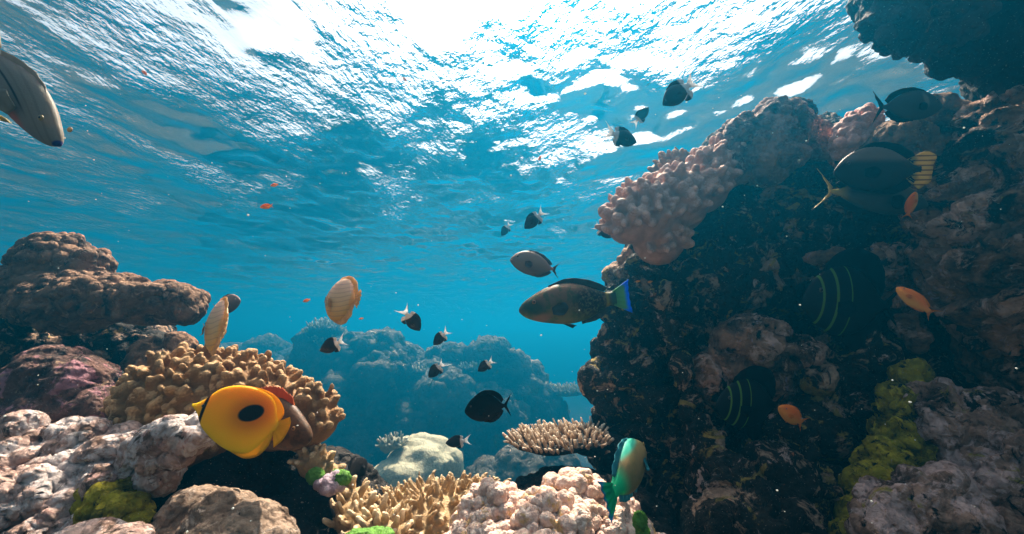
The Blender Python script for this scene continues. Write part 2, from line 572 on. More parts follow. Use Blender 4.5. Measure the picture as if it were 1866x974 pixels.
# ================================================================== seabed
def build_seabed():
    u = np.linspace(0, 1, 260)
    ys = -5 + 95 * (np.sinh(u * 3.4) / math.sinh(3.4))
    t = np.linspace(-1, 1, 300)
    xs = np.sinh(t * 3.4) / math.sinh(3.4) * 74
    X, Y = np.meshgrid(xs, ys)
    P = np.stack([X.ravel(), Y.ravel(), np.zeros(X.size)], 1)
    Z = -0.95 - 0.30 * np.clip(P[:, 1] - 1.2, 0, 13) - 0.05 * np.clip(P[:, 1] - 14, 0, 60)
    Z = Z + 0.22 * fbm(P, 0.9, 4, 3) + 0.10 * fbm(P, 3.5, 4, 8, ridge=True)
    P[:, 2] = Z
    idx = np.arange(X.size).reshape(X.shape)
    F = np.stack([idx[:-1, :-1], idx[:-1, 1:], idx[1:, 1:], idx[1:, :-1]], -1).reshape(-1, 4)
    m = rock_mat('seabed', (0.012, 0.012, 0.010), (0.07, 0.06, 0.045), [((0.16, 0.14, 0.11), 5, 0.6)], scale=0.4, bump=0.02, fine=40)
    tag(mesh_obj('seabed', P, F, m), kind='structure')
build_seabed()

# ================================================================== materials of the reef
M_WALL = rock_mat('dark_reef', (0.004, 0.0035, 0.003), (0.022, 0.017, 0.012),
                  [((0.52, 0.34, 0.23), 9, 0.54), ((0.36, 0.26, 0.06), 14, 0.57), ((0.62, 0.44, 0.38), 18, 0.59), ((0.42, 0.14, 0.06), 17, 0.65), ((0.004, 0.0035, 0.003), 7, 0.55)], bump=0.010)  # near-black base and last patch put the wall's shade into its colour
M_BROWN = rock_mat('brown_coral_rock', (0.045, 0.022, 0.012), (0.27, 0.15, 0.085),
                   [((0.46, 0.27, 0.18), 22, 0.56), ((0.012, 0.008, 0.007), 11, 0.62)], bump=0.008)
M_LILAC = rock_mat('lilac_crusted_rock', (0.05, 0.028, 0.018), (0.40, 0.24, 0.17), [((0.66, 0.46, 0.41), 13, 0.50), ((0.40, 0.32, 0.03), 12, 0.58), ((0.01, 0.007, 0.006), 14, 0.55)], bump=0.010)
M_CREST = rock_mat('pinkish_brown_crest', (0.09, 0.045, 0.03), (0.40, 0.24, 0.18), [((0.58, 0.37, 0.30), 24, 0.55), ((0.02, 0.012, 0.01), 12, 0.62)], bump=0.008)
M_PINKROCK = rock_mat('pink_crusted_rock', (0.02, 0.011, 0.007), (0.34, 0.185, 0.11),
                      [((0.66, 0.42, 0.33), 12, 0.50), ((0.50, 0.36, 0.42), 17, 0.60), ((0.006, 0.004, 0.004), 10, 0.53), ((0.30, 0.22, 0.05), 15, 0.64)], bump=0.010)
M_WHITE = rock_mat('white_crusted_rock', (0.14, 0.08, 0.055), (0.68, 0.47, 0.40),
                   [((0.80, 0.69, 0.65), 14, 0.49), ((0.10, 0.06, 0.035), 15, 0.57), ((0.50, 0.30, 0.26), 30, 0.58)], bump=0.009, fine=110)
M_GREY = rock_mat('greyish_beige_rock', (0.14, 0.09, 0.06), (0.42, 0.30, 0.215),
                  [((0.56, 0.44, 0.35), 30, 0.56), ((0.07, 0.05, 0.035), 26, 0.62)], bump=0.008, fine=140)
M_PURPLE = rock_mat('purple_crusted_rock', (0.022, 0.012, 0.010), (0.15, 0.075, 0.055),
                    [((0.40, 0.19, 0.22), 12, 0.54), ((0.36, 0.24, 0.15), 24, 0.60), ((0.006, 0.004, 0.004), 13, 0.63)], bump=0.009)
M_BLACK = rock_mat('shade_toned_rock', (0.003, 0.003, 0.0025), (0.014, 0.010, 0.007), [((0.16, 0.12, 0.08), 17, 0.69)], bump=0.006)  # near-black tone stands in for shade in hollow, overhang and plate underside
M_ALGAE = rock_mat('yellow_green_algae', (0.07, 0.065, 0.003), (0.38, 0.32, 0.012),
                   [((0.58, 0.48, 0.03), 26, 0.53), ((0.012, 0.014, 0.002), 20, 0.55), ((0.35, 0.26, 0.16), 13, 0.66)], bump=0.010, fine=130)
M_FAR = rock_mat('far_reef_rock', (0.02, 0.02, 0.015), (0.10, 0.085, 0.06), [((0.30, 0.26, 0.19), 9, 0.60)], scale=0.16, bump=0.06, fine=60)
M_DARKBUMP = rock_mat('dark_warty_coral', (0.010, 0.007, 0.006), (0.06, 0.038, 0.03), [((0.14, 0.085, 0.07), 26, 0.60)], bump=0.006)

M_TAN = coral_mat('tan_finger_coral', (0.23, 0.115, 0.036), (0.50, 0.31, 0.145))
M_SAND = coral_mat('beige_branching_coral', (0.36, 0.235, 0.11), (0.76, 0.58, 0.36))
M_PALEPINK = coral_mat('pale_pink_finger_coral', (0.50, 0.27, 0.185), (0.72, 0.45, 0.35))
M_PINK = coral_mat('pink_knob_coral', (0.62, 0.31, 0.25), (0.78, 0.46, 0.39))
M_PLATE = coral_mat('beige_plate_coral', (0.38, 0.26, 0.17), (0.76, 0.62, 0.47))
M_CAULI = coral_mat('pale_cauliflower_coral', (0.70, 0.45, 0.35), (0.86, 0.68, 0.56), spots=(0.64, 0.40, 0.18), tip_from=0.2, bump=0.003)
M_PALEMASS = coral_mat('pale_massive_coral', (0.52, 0.47, 0.30), (0.6, 0.56, 0.42), spots=(0.30, 0.27, 0.16), bump=0.01, fine=40)
M_FARTIP = coral_mat('pale_far_coral', (0.30, 0.27, 0.17), (0.62, 0.58, 0.42), bump=0.01, fine=40)
M_LEAF = coral_mat('bright_green_algae', (0.07, 0.20, 0.012), (0.2, 0.5, 0.04), spots=(0.15, 0.31, 0.03), bump=0.004, fine=160)
M_MAUVE = coral_mat('mauve_coralline_crust', (0.34, 0.25, 0.30), (0.5, 0.4, 0.46), spots=(0.5, 0.4, 0.42))

# ================================================================== right: the reef wall
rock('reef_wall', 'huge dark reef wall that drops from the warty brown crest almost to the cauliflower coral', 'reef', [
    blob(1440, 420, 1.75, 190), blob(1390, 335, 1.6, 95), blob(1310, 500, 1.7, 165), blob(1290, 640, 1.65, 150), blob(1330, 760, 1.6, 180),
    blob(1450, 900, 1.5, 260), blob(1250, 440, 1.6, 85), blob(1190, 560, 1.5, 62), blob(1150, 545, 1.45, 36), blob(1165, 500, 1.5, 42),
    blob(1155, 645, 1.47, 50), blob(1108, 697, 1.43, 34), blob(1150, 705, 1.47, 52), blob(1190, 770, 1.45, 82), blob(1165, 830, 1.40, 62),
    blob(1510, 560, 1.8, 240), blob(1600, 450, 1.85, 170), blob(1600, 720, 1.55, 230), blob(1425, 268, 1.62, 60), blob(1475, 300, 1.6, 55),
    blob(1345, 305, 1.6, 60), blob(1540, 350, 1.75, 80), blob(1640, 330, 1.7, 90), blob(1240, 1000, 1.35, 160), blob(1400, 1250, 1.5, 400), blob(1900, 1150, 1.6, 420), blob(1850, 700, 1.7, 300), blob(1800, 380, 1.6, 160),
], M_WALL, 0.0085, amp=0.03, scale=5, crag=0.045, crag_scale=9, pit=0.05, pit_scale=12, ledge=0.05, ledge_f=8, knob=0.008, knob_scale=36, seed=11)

def crest(name, label, blobs, mat, voxel, nk, kr, seed, cat='coral', wart=0.004, wart_scale=80, zmin=-0.2, group=None, toward=0.35, irr=0, **kw):
    """a head of rounded knobs grown all over a lumpy core"""
    rng = np.random.default_rng(seed)
    v, f, n = lump(blobs, voxel * 2.2, 2)
    keep = scatter_on(v, n, kr * 1.35, rng, lambda v, n: (n[:, 2] - toward * n[:, 1]) > zmin)[:nk]
    bl = list(blobs)
    for i in keep:
        r = kr * (0.55 + 0.75 * rng.random())
        bl.append((v[i] + n[i] * r * (0.25 + 0.4 * rng.random()), np.array([r, r, r]) * (0.85 + 0.3 * rng.random(3))))
    v, f, n = lump(bl, voxel, 2, sub=2)
    if irr:
        v = v + n * (irr * fbm(v, 7, 4, seed + 4, ridge=True) - 1.2 * irr * np.clip(1 - worley(v, 11, seed + 6) / 0.4, 0, 1))[:, None]; n = normals(v, f)
    v = rough_skin(v, f, n, amp=kr * 0.15, scale=1.2 / kr, knob=wart, knob_scale=wart_scale, seed=seed)
    o = mesh_obj(name, v, f, mat)
    at = o.data.attributes.new('tip', 'FLOAT', 'POINT')
    w = worley(v, wart_scale, seed + 21); at.data.foreach_set('value', np.clip(1.1 - w * 1.2, 0, 1).astype(np.float32))
    set_origin(o, [v[:, 0].mean(), v[:, 1].mean(), v[:, 2].min()])
    tag(o, label, cat, group)
    return o

crest('knobbly_coral', 'brown knobbly coral head crowning the top of the dark reef wall', [
    blob(1330, 300, 1.42, 42), blob(1365, 268, 1.42, 48), blob(1420, 248, 1.42, 52), blob(1470, 275, 1.45, 42), blob(1395, 290, 1.40, 50), blob(1510, 300, 1.5, 34)],
    M_CREST, 0.0055, 420, 0.0155, 31, wart=0.005, wart_scale=80, irr=0.016)
finger_coral('finger_coral', 'pale pink stubby finger coral on the upper edge of the dark wall', [
    blob(1355, 262, 1.41, 24), blob(1175, 395, 1.32, 56), blob(1230, 372, 1.34, 56), blob(1280, 345, 1.36, 46), blob(1145, 408, 1.30, 40), blob(1200, 440, 1.34, 46), blob(1300, 312, 1.38, 36), blob(1330, 285, 1.4, 28)],
    M_PALEPINK, M_PALEPINK, 0.011, 0.0215, 0.036, 0.0150, 41, up=0.2, tip=0.72, bend=0.12, seg=10, swell=1.15, fork=0.25, melt=0.0042,
    cond=lambda v, n: (n[:, 2] - 0.5 * n[:, 1] - 0.25 * n[:, 0]) > -0.05)
finger_coral('finger_coral', 'small olive brown finger coral peeping up behind the pale pink one', [
    blob(1215, 310, 1.6, 24), blob(1240, 305, 1.6, 22)], M_TAN, M_TAN, 0.012, 0.022, 0.028, 0.014, 42, up=0.3, tip=0.7, seg=8, melt=0.005)
crest('bumpy_pink_coral', 'pale pink popcorn coral beside the tail of the dark fish near the surface', [
    blob(1565, 235, 1.25, 26), blob(1552, 262, 1.25, 26), blob(1580, 222, 1.27, 18)], M_PINK, 0.0042, 140, 0.0125, 43, wart=0.002, wart_scale=110, zmin=-0.9)

# right: rocks nearer to us
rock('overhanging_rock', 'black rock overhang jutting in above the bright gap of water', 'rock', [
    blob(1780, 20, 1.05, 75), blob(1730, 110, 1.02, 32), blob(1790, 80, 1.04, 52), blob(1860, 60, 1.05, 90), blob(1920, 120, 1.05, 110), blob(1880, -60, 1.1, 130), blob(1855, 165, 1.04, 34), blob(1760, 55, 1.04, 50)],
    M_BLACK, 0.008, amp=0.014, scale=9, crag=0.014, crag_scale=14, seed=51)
crest('warty_coral', 'dark grey warty coral head hanging at the tip of the overhang', [
    blob(1640, 20, 1.0, 52), blob(1690, 15, 1.0, 62), blob(1610, 10, 1.02, 32), blob(1660, 60, 1.0, 36), blob(1720, 40, 1.0, 50), blob(1680, -50, 1.05, 90)],
    M_DARKBUMP, 0.006, 170, 0.016, 52, wart=0.003, wart_scale=90, zmin=-2)
rock('holed_rock', 'low brown rock full of round holes under the dark fish near the surface', 'rock', [
    blob(1640, 265, 1.15, 50, 1.1, 1, .9), blob(1700, 240, 1.15, 48), blob(1735, 225, 1.15, 36), blob(1610, 300, 1.2, 50), blob(1680, 300, 1.15, 60), blob(1745, 280, 1.15, 50), blob(1700, 215, 1.15, 34)],
    M_BROWN, 0.007, amp=0.012, scale=12, pit=0.045, pit_scale=17, crag=0.01, crag_scale=16, seed=54)
rock('reef_boulder', 'brown boulder with pinkish crusts filling the edge of the reef beside the orange fish', 'rock', [
    blob(1815, 240, 1.04, 44), blob(1870, 205, 1.02, 50), blob(1800, 320, 1.05, 85), blob(1870, 290, 1.0, 100), blob(1830, 430, 1.05, 120), blob(1760, 390, 1.1, 55),
    blob(1890, 520, 1.0, 140), blob(1780, 500, 1.1, 65), blob(1730, 520, 1.12, 38), blob(1745, 310, 1.1, 40), blob(1900, 380, 1.0, 120), blob(1880, 640, 1.05, 90)],
    M_PINKROCK, 0.008, amp=0.02, scale=7, crag=0.035, crag_scale=12, pit=0.03, pit_scale=14, ledge=0.07, ledge_f=9, fine=0.006, fine_scale=50, seed=55)
rock('crusted_rock', 'pinkish white crusted rock with a dark cave, below the algae covered slope', 'rock', [
    blob(1635, 935, .82, 46), blob(1690, 950, .80, 54), blob(1610, 975, .8, 42), blob(1650, 890, .83, 26), blob(1690, 880, .83, 26), blob(1730, 892, .82, 22), blob(1745, 950, .80, 44), blob(1690, 1030, .82, 80)],
    M_LILAC, 0.0065, amp=0.014, scale=10, crag=0.028, crag_scale=13, pit=0.06, pit_scale=13, knob=0.01, knob_scale=34, fine=0.005, fine_scale=70, seed=56)
rock('lilac_mound', 'lilac brown lumpy mound at the far right edge behind the crusted rock', 'rock', [
    blob(1735, 775, .95, 58), blob(1800, 800, .92, 72), blob(1850, 860, .86, 90), blob(1880, 780, .92, 55), blob(1720, 820, .95, 60), blob(1880, 960, .8, 110), blob(1690, 745, .97, 36)],
    M_LILAC, 0.0065, amp=0.02, scale=10, crag=0.032, crag_scale=14, pit=0.045, pit_scale=15, fine=0.006, fine_scale=60, seed=57)
rock('algae_slope', 'yellow green algae mat draped down the slope beside the lilac mound', 'algae', [
    blob(1665, 700, 1.02, 26), blob(1645, 745, 1.0, 34), blob(1630, 790, .97, 34), blob(1610, 840, .94, 36), blob(1585, 890, .92, 36), blob(1570, 940, .89, 36), blob(1555, 985, .86, 40), blob(1610, 900, .88, 34), blob(1720, 1000, .9, 60), blob(1655, 820, .97, 36), blob(1685, 770, 1.0, 30)],
    M_ALGAE, 0.0060, amp=0.022, scale=9, crag=0.026, crag_scale=14, pit=0.03, pit_scale=17, fine=0.006, fine_scale=60, seed=58)
rock('ledge_rock', 'craggy ledge with lilac and beige crusts in the middle of the dark wall', 'rock', [
    blob(1370, 620, 1.2, 50, 1.2, 1, .9), blob(1420, 640, 1.2, 50, 1.4, 1, .6), blob(1340, 660, 1.22, 42), blob(1470, 655, 1.22, 36, 1.4, 1, .6), blob(1300, 690, 1.24, 40, .8, 1, 1.2), blob(1390, 690, 1.3, 70)],
    M_PINKROCK, 0.007, amp=0.016, scale=11, crag=0.022, crag_scale=14, pit=0.025, pit_scale=17, seed=59)
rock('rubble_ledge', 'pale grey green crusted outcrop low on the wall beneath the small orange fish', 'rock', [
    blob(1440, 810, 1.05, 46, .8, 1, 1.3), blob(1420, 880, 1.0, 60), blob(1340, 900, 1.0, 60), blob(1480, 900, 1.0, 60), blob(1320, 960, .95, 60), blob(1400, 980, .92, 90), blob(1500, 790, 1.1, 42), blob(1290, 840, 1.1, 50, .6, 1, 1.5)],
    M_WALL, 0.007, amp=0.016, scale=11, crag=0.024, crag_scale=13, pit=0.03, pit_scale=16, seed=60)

rock('ledge_rock', 'ragged brown ledge high on the dark wall, left of the large orange basslet', 'rock', [
    blob(1560, 480, 1.22, 34, 1.6, 1, .6), blob(1600, 500, 1.2, 30, 1.5, 1, .7), blob(1510, 470, 1.24, 22, 1.4, 1, .6), blob(1630, 470, 1.22, 26), blob(1660, 600, 1.16, 20, 1, 1, 1.4), blob(1650, 540, 1.2, 30)],
    M_PINKROCK, 0.0065, amp=0.02, scale=12, crag=0.026, crag_scale=16, pit=0.025, pit_scale=18, ledge=0.03, ledge_f=16, seed=63)
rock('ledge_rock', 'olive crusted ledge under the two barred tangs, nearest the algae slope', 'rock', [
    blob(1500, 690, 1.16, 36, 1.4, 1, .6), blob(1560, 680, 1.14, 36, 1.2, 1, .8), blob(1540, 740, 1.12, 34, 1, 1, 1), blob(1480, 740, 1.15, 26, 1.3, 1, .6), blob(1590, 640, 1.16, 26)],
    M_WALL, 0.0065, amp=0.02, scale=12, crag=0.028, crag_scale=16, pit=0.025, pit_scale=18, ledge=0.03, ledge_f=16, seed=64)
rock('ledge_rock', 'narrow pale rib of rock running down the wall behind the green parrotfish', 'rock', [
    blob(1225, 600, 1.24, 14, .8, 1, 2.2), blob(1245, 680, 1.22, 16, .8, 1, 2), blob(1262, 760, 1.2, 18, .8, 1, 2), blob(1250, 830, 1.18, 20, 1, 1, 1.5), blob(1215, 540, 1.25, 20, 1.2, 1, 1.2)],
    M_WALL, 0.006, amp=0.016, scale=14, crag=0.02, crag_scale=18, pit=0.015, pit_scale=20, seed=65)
# plate coral on the wall's foot
def plate_coral():
    bl = [blob(1005, 806, 1.25, 70, 1.1, 1.1, .16), blob(1050, 800, 1.27, 60, 1.1, 1.2, .2), blob(1100, 812, 1.3, 50, 1.2, 1, .4), blob(1130, 830, 1.36, 50)]
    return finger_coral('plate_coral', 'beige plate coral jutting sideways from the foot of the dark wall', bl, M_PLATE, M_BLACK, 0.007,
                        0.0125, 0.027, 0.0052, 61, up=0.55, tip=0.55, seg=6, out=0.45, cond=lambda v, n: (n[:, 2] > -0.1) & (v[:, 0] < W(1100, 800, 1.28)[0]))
plate_coral()

# ================================================================== centre foreground
crest('cauliflower_coral', 'big pale pink cauliflower coral at the bottom, beside the green parrotfish', [
    blob(890, 1005, .74, 62), blob(900, 955, .77, 52), blob(960, 980, .74, 55), blob(1050, 940, .80, 58), blob(1090, 980, .77, 62), blob(1000, 1020, .72, 90), blob(1110, 935, .84, 34), blob(870, 1080, .72, 90), blob(1130, 1050, .72, 80)],
    M_CAULI, 0.0028, 380, 0.0140, 71, wart=0.0050, wart_scale=125, zmin=-0.5, toward=0.6)
finger_coral('branching_coral', 'beige table of pointed branching coral in the bottom middle', [
    blob(700, 955, .95, 62, 1.1, 1.2, .5), blob(780, 935, .98, 70, 1.3, 1.3, .5), blob(860, 925, 1.0, 60, 1.1, 1.3, .5), blob(770, 980, .93, 70, 1.3, 1, .5)],
    M_SAND, M_SAND, 0.009, 0.0158, 0.031, 0.0084, 72, up=0.5, tip=0.42, bend=0.2, fork=0.35, out=0.35, melt=0.0026,
    cond=lambda v, n: n[:, 2] > 0.0)
finger_coral('branching_coral', 'low ragged branching coral with pale tips between the algae and the beige table', [
    blob(650, 915, .95, 26), blob(640, 950, .9, 30), blob(670, 965, .86, 32), blob(700, 985, .82, 36)],
    M_SAND, M_SAND, 0.008, 0.018, 0.028, 0.0085, 73, up=0.3, tip=0.55, bend=0.2, fork=0.4)
finger_coral('branching_coral', 'small cluster of beige fingers just under the tan finger mound', [
    blob(570, 845, .96, 26), blob(595, 865, .95, 24), blob(560, 825, .97, 18)], M_SAND, M_SAND, 0.008, 0.0165, 0.026, 0.009, 74, up=0.35, tip=0.55, fork=0.3, melt=0.0028)
rock('dark_base_rock', 'rock coloured black as the shaded hollow between the tan finger mound and the beige table', 'rock', [
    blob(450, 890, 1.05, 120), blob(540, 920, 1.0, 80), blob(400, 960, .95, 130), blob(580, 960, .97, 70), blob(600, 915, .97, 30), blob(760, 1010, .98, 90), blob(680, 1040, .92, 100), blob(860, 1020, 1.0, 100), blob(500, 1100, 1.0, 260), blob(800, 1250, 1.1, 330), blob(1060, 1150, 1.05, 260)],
    M_BLACK, 0.009, amp=0.02, scale=9, crag=0.02, crag_scale=12, pit=0.03, pit_scale=14, seed=75)  # the void's shade is carried by the near-black colour
crest('mauve_ball', 'round mauve coralline ball beside the green algae under the small beige fingers', [blob(602, 884, .9, 17)], M_MAUVE, 0.004, 12, 0.008, 76, cat='coralline algae', wart=0.001)

def green_leaf(label, blobs, seed):
    v, f, n = lump(blobs, 0.0026, 2)
    v = rough_skin(v, f, n, amp=0.004, scale=60, crag=0.004, crag_scale=70, seed=seed, fine=0.002, fine_scale=200)
    o = mesh_obj('green_algae', v, f, M_LEAF)
    set_origin(o, [v[:, 0].mean(), v[:, 1].mean(), v[:, 2].min()])
    tag(o, label, 'algae', 'tufts of bright green algae')
green_leaf('bright green algae lobe on top of the tan finger mound', [blob(522, 700, 1.08, 17, 1.3, 1, .6), blob(540, 706, 1.08, 12)], 1)
green_leaf('tiny lime algae lobe at the peak of the tan finger mound behind the fingers', [blob(448, 662, 1.1, 13, 1.2, 1, .6)], 2)
green_leaf('green algae cushion directly beside the mauve ball', [blob(620, 872, .91, 14, 1.2, 1, .8), blob(612, 866, .92, 9)], 3)
green_leaf('dark green algae cushion under the small beige fingers', [blob(573, 868, .9, 13, 1.1, 1, 1)], 4)
green_leaf('flat green algae blade on the bottom edge by the beige table', [blob(660, 978, .72, 22, 1.4, 1, .4), blob(690, 974, .73, 18, 1.5, 1, .35)], 5)
green_leaf('upright lime algae blade below the tail of the green parrotfish', [blob(1166, 952, .66, 15, .7, .6, 1.2), blob(1172, 968, .66, 12, .7, .6, 1.2)], 6)

# ================================================================== left
finger_coral('finger_coral', 'large tan mound of blunt finger coral behind the yellow fish', [
    blob(330, 745, 1.02, 92), blob(290, 770, .98, 66), blob(390, 730, 1.03, 84), blob(450, 735, 1.02, 74), blob(500, 755, 1.0, 66), blob(550, 765, .98, 52), blob(580, 775, .97, 32), blob(380, 780, 1.0, 80)],
    M_TAN, M_TAN, 0.010, 0.0200, 0.030, 0.0138, 81, up=0.45, tip=0.58, bend=0.12, fork=0.06, seg=11, lvar=0.2, melt=0.0034,
    cond=lambda v, n: (n[:, 2] - 0.6 * n[:, 1]) > -0.05)
crest('coral_shelf', 'brown knobbly coral shelf overhanging a black hollow at the far left', [
    blob(140, 560, 1.45, 62, 1.2, 1, .7), blob(210, 550, 1.45, 62, 1.2, 1.1, .55), blob(280, 555, 1.45, 56, 1.2, 1.1, .56), blob(332, 562, 1.45, 30, 1, 1, .8), blob(105, 480, 1.55, 46), blob(68, 490, 1.55, 26), blob(145, 492, 1.55, 38), blob(92, 455, 1.55, 24), blob(120, 462, 1.55, 22), blob(165, 515, 1.54, 30), blob(60, 530, 1.5, 40), blob(20, 540, 1.48, 40), blob(110, 525, 1.52, 40)],
    M_BROWN, 0.0062, 900, 0.0150, 82, wart=0.004, wart_scale=85, zmin=-0.35, irr=0.022, toward=0.7)
rock('shelf_rock', 'rock pillar coloured black for shadow, carrying the brown coral shelf', 'rock', [
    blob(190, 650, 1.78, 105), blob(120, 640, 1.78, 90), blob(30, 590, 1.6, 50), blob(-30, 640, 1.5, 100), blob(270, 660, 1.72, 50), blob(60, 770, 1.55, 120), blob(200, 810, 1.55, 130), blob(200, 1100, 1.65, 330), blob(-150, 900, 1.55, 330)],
    M_WALL, 0.010, amp=0.02, scale=8, crag=0.03, crag_scale=9, pit=0.03, pit_scale=12, seed=83)  # dark wall colour supplies the black shade under the shelf
rock('brown_boulder', 'small brown boulder between the coral shelf and the tan finger mound', 'rock', [
    blob(275, 655, 1.32, 34), blob(325, 632, 1.34, 26), blob(300, 690, 1.3, 50), blob(350, 660, 1.36, 24)],
    M_BROWN, 0.008, amp=0.014, scale=10, crag=0.016, crag_scale=13, pit=0.02, pit_scale=15, seed=89)
rock('purple_mound', 'rounded mound with purple and brown crusts below the coral shelf', 'rock', [
    blob(95, 700, 1.15, 66), blob(60, 720, 1.15, 50), blob(140, 725, 1.13, 66), blob(190, 760, 1.1, 55), blob(110, 790, 1.1, 90), blob(60, 860, 1.1, 140)],
    M_PURPLE, 0.008, amp=0.014, scale=9, crag=0.012, crag_scale=15, pit=0.015, pit_scale=20, seed=84)
rock('white_crusted_rock', 'knobbly white and pink crusted rock with an arm reaching towards the yellow fish', 'rock', [
    blob(40, 805, .92, 34), blob(100, 830, .88, 44), blob(160, 830, .86, 44), blob(215, 845, .84, 44), blob(265, 835, .82, 34), blob(305, 812, .80, 30), blob(335, 795, .79, 28), blob(350, 790, .79, 18),
    blob(120, 880, .82, 50), blob(40, 880, .82, 62), blob(30, 950, .74, 70), blob(210, 890, .8, 40), blob(280, 865, .8, 26), blob(110, 960, .76, 60), blob(90, 1040, .75, 120), blob(230, 800, .88, 16), blob(130, 800, .9, 20)],
    M_WHITE, 0.0055, amp=0.012, scale=11, knob=0.014, knob_scale=30, pit=0.03, pit_scale=16, crag=0.014, crag_scale=18, fine=0.006, fine_scale=70, seed=85, up_only=False)
rock('pale_boulder', 'smooth pale pink boulder touching the bottom edge below the moss', 'rock', [
    blob(170, 985, .64, 42, 1.6, 1, .7), blob(230, 985, .62, 34, 1.2, 1, .7), blob(180, 1040, .62, 70)], M_WHITE, 0.005, amp=0.006, scale=16, seed=86)
rock('moss_patch', 'yellow green moss patch growing under the white crusted rock', 'algae', [
    blob(215, 905, .76, 26), blob(190, 925, .74, 30), blob(225, 945, .72, 34), blob(165, 915, .76, 18), blob(240, 985, .7, 40)],
    M_ALGAE, 0.005, amp=0.012, scale=16, crag=0.014, crag_scale=22, pit=0.012, pit_scale=30, seed=87)
rock('beige_boulder', 'grainy greyish beige boulder at the bottom under the yellow fish', 'rock', [
    blob(350, 945, .72, 46), blob(400, 960, .70, 56), blob(450, 985, .68, 62), blob(340, 1000, .7, 60), blob(420, 1050, .66, 110), blob(490, 1010, .66, 50)],
    M_GREY, 0.005, amp=0.010, scale=12, crag=0.006, crag_scale=22, knob=0.004, knob_scale=60, seed=88)

# ================================================================== middle distance
rock('massive_coral', 'pale rounded coral boulder in the blue middle distance behind the beige table', 'coral', [
    blob(765, 850, 6, 46, 1.3, 1, .85), blob(735, 866, 5.8, 40, 1.2, 1, .8), blob(805, 845, 6.2, 34), blob(785, 818, 6.3, 28, 1.5, 1, .7), blob(755, 812, 6.5, 20, 1.2, 1, .8), blob(700, 872, 6, 22), blob(760, 930, 6.2, 80)],
    M_PALEMASS, 0.028, far=2, amp=0.06, scale=2.2, knob=0.05, knob_scale=3, pit=0.06, pit_scale=2.5, seed=91, fine=0.012, fine_scale=14)
finger_coral('tuft_coral', 'little pale branching tuft beside the pale coral boulder', [blob(716, 808, 6, 20, 1.2, 1, .6), blob(705, 812, 6, 14)],
    M_FARTIP, M_FARTIP, 0.04, 0.055, 0.075, 0.022, 92, up=0.2, seg=6, base_amp=0.01)
rock('coral_bommie', 'broad blue hazed reef outcrop in the middle distance', 'reef', [
    blob(700, 720, 12, 75), blob(640, 705, 12, 60), blob(560, 705, 12.5, 52), blob(800, 725, 12, 70), blob(880, 710, 12, 50), blob(945, 730, 12, 50), blob(690, 640, 11.8, 26, 1.2, 1, 1), blob(655, 655, 12, 36), blob(590, 640, 12.3, 34),
    blob(885, 650, 11.8, 20, 1.3, 1, 1), blob(825, 662, 12, 24), blob(745, 672, 12, 28), blob(715, 655, 11.6, 18), blob(850, 800, 12, 130), blob(700, 820, 12, 140), blob(975, 765, 12, 48), blob(610, 800, 12, 100), blob(965, 690, 12.2, 18, 1.4, 1, .8), blob(920, 672, 11.8, 18, 1.5, 1, .7),
    blob(700, 700, 11.0, 40), blob(810, 730, 10.8, 44, 1.2, 1, .8), blob(900, 760, 10.8, 46), blob(620, 740, 11, 40), blob(760, 790, 10.6, 50), blob(780, 980, 12.4, 260)],
    M_FAR, 0.06, far=2, amp=0.22, scale=0.9, crag=0.26, crag_scale=1.1, pit=0.30, pit_scale=1.4, ledge=0.22, ledge_f=1.8, knob=0.14, knob_scale=3, fine=0.07, fine_scale=6, seed=93)
def far_table(label, bl, seed):
    return finger_coral('table_coral', label, bl, M_FARTIP, M_FAR, 0.06, 0.085, 0.12, 0.034, seed, up=0.55, seg=6, base_amp=0.03, group='table corals on the hazed outcrop')
far_table('knobbly table coral standing on the peak of the hazed outcrop under the cream fish', [blob(592, 602, 12, 26, 1.15, 1.1, .6), blob(592, 625, 12, 24)], 94)
far_table('flat table coral sticking out sideways from the hazed outcrop', [blob(1032, 714, 12, 30, 1.2, 1, .26), blob(990, 722, 12, 22)], 95)
far_table('low table coral on the hazed outcrop below the black and white fish pair', [blob(862, 672, 11.2, 22, 1.3, 1, .3)], 96)
far_table('small table coral on the near flank of the hazed outcrop', [blob(770, 678, 11.2, 18, 1.3, 1, .3)], 97)
rock('distant_reef', 'faint low reef ridge far off beside the hazed outcrop', 'reef', [
    blob(480, 660, 17, 34, 1.3, 1, 1), blob(540, 690, 17, 46), blob(500, 720, 17, 80), blob(420, 700, 17.2, 60), blob(600, 760, 17, 100), blob(500, 800, 17.5, 140)],
    M_FAR, 0.10, far=2, amp=0.35, scale=0.5, crag=0.25, crag_scale=0.8, pit=0.2, pit_scale=1.2, ledge=0.2, ledge_f=1.4, knob=0.15, knob_scale=2, seed=98, fine=0.1, fine_scale=4)
rock('rubble_mound', 'low hazed coral mound seen through the gap under the plate coral', 'reef', [
    blob(950, 880, 7, 60), blob(1010, 870, 7, 44), blob(900, 900, 7, 60), blob(960, 980, 7, 120)],
    M_FAR, 0.04, far=2, amp=0.12, scale=1.5, crag=0.12, crag_scale=2, pit=0.1, pit_scale=2.5, seed=99)
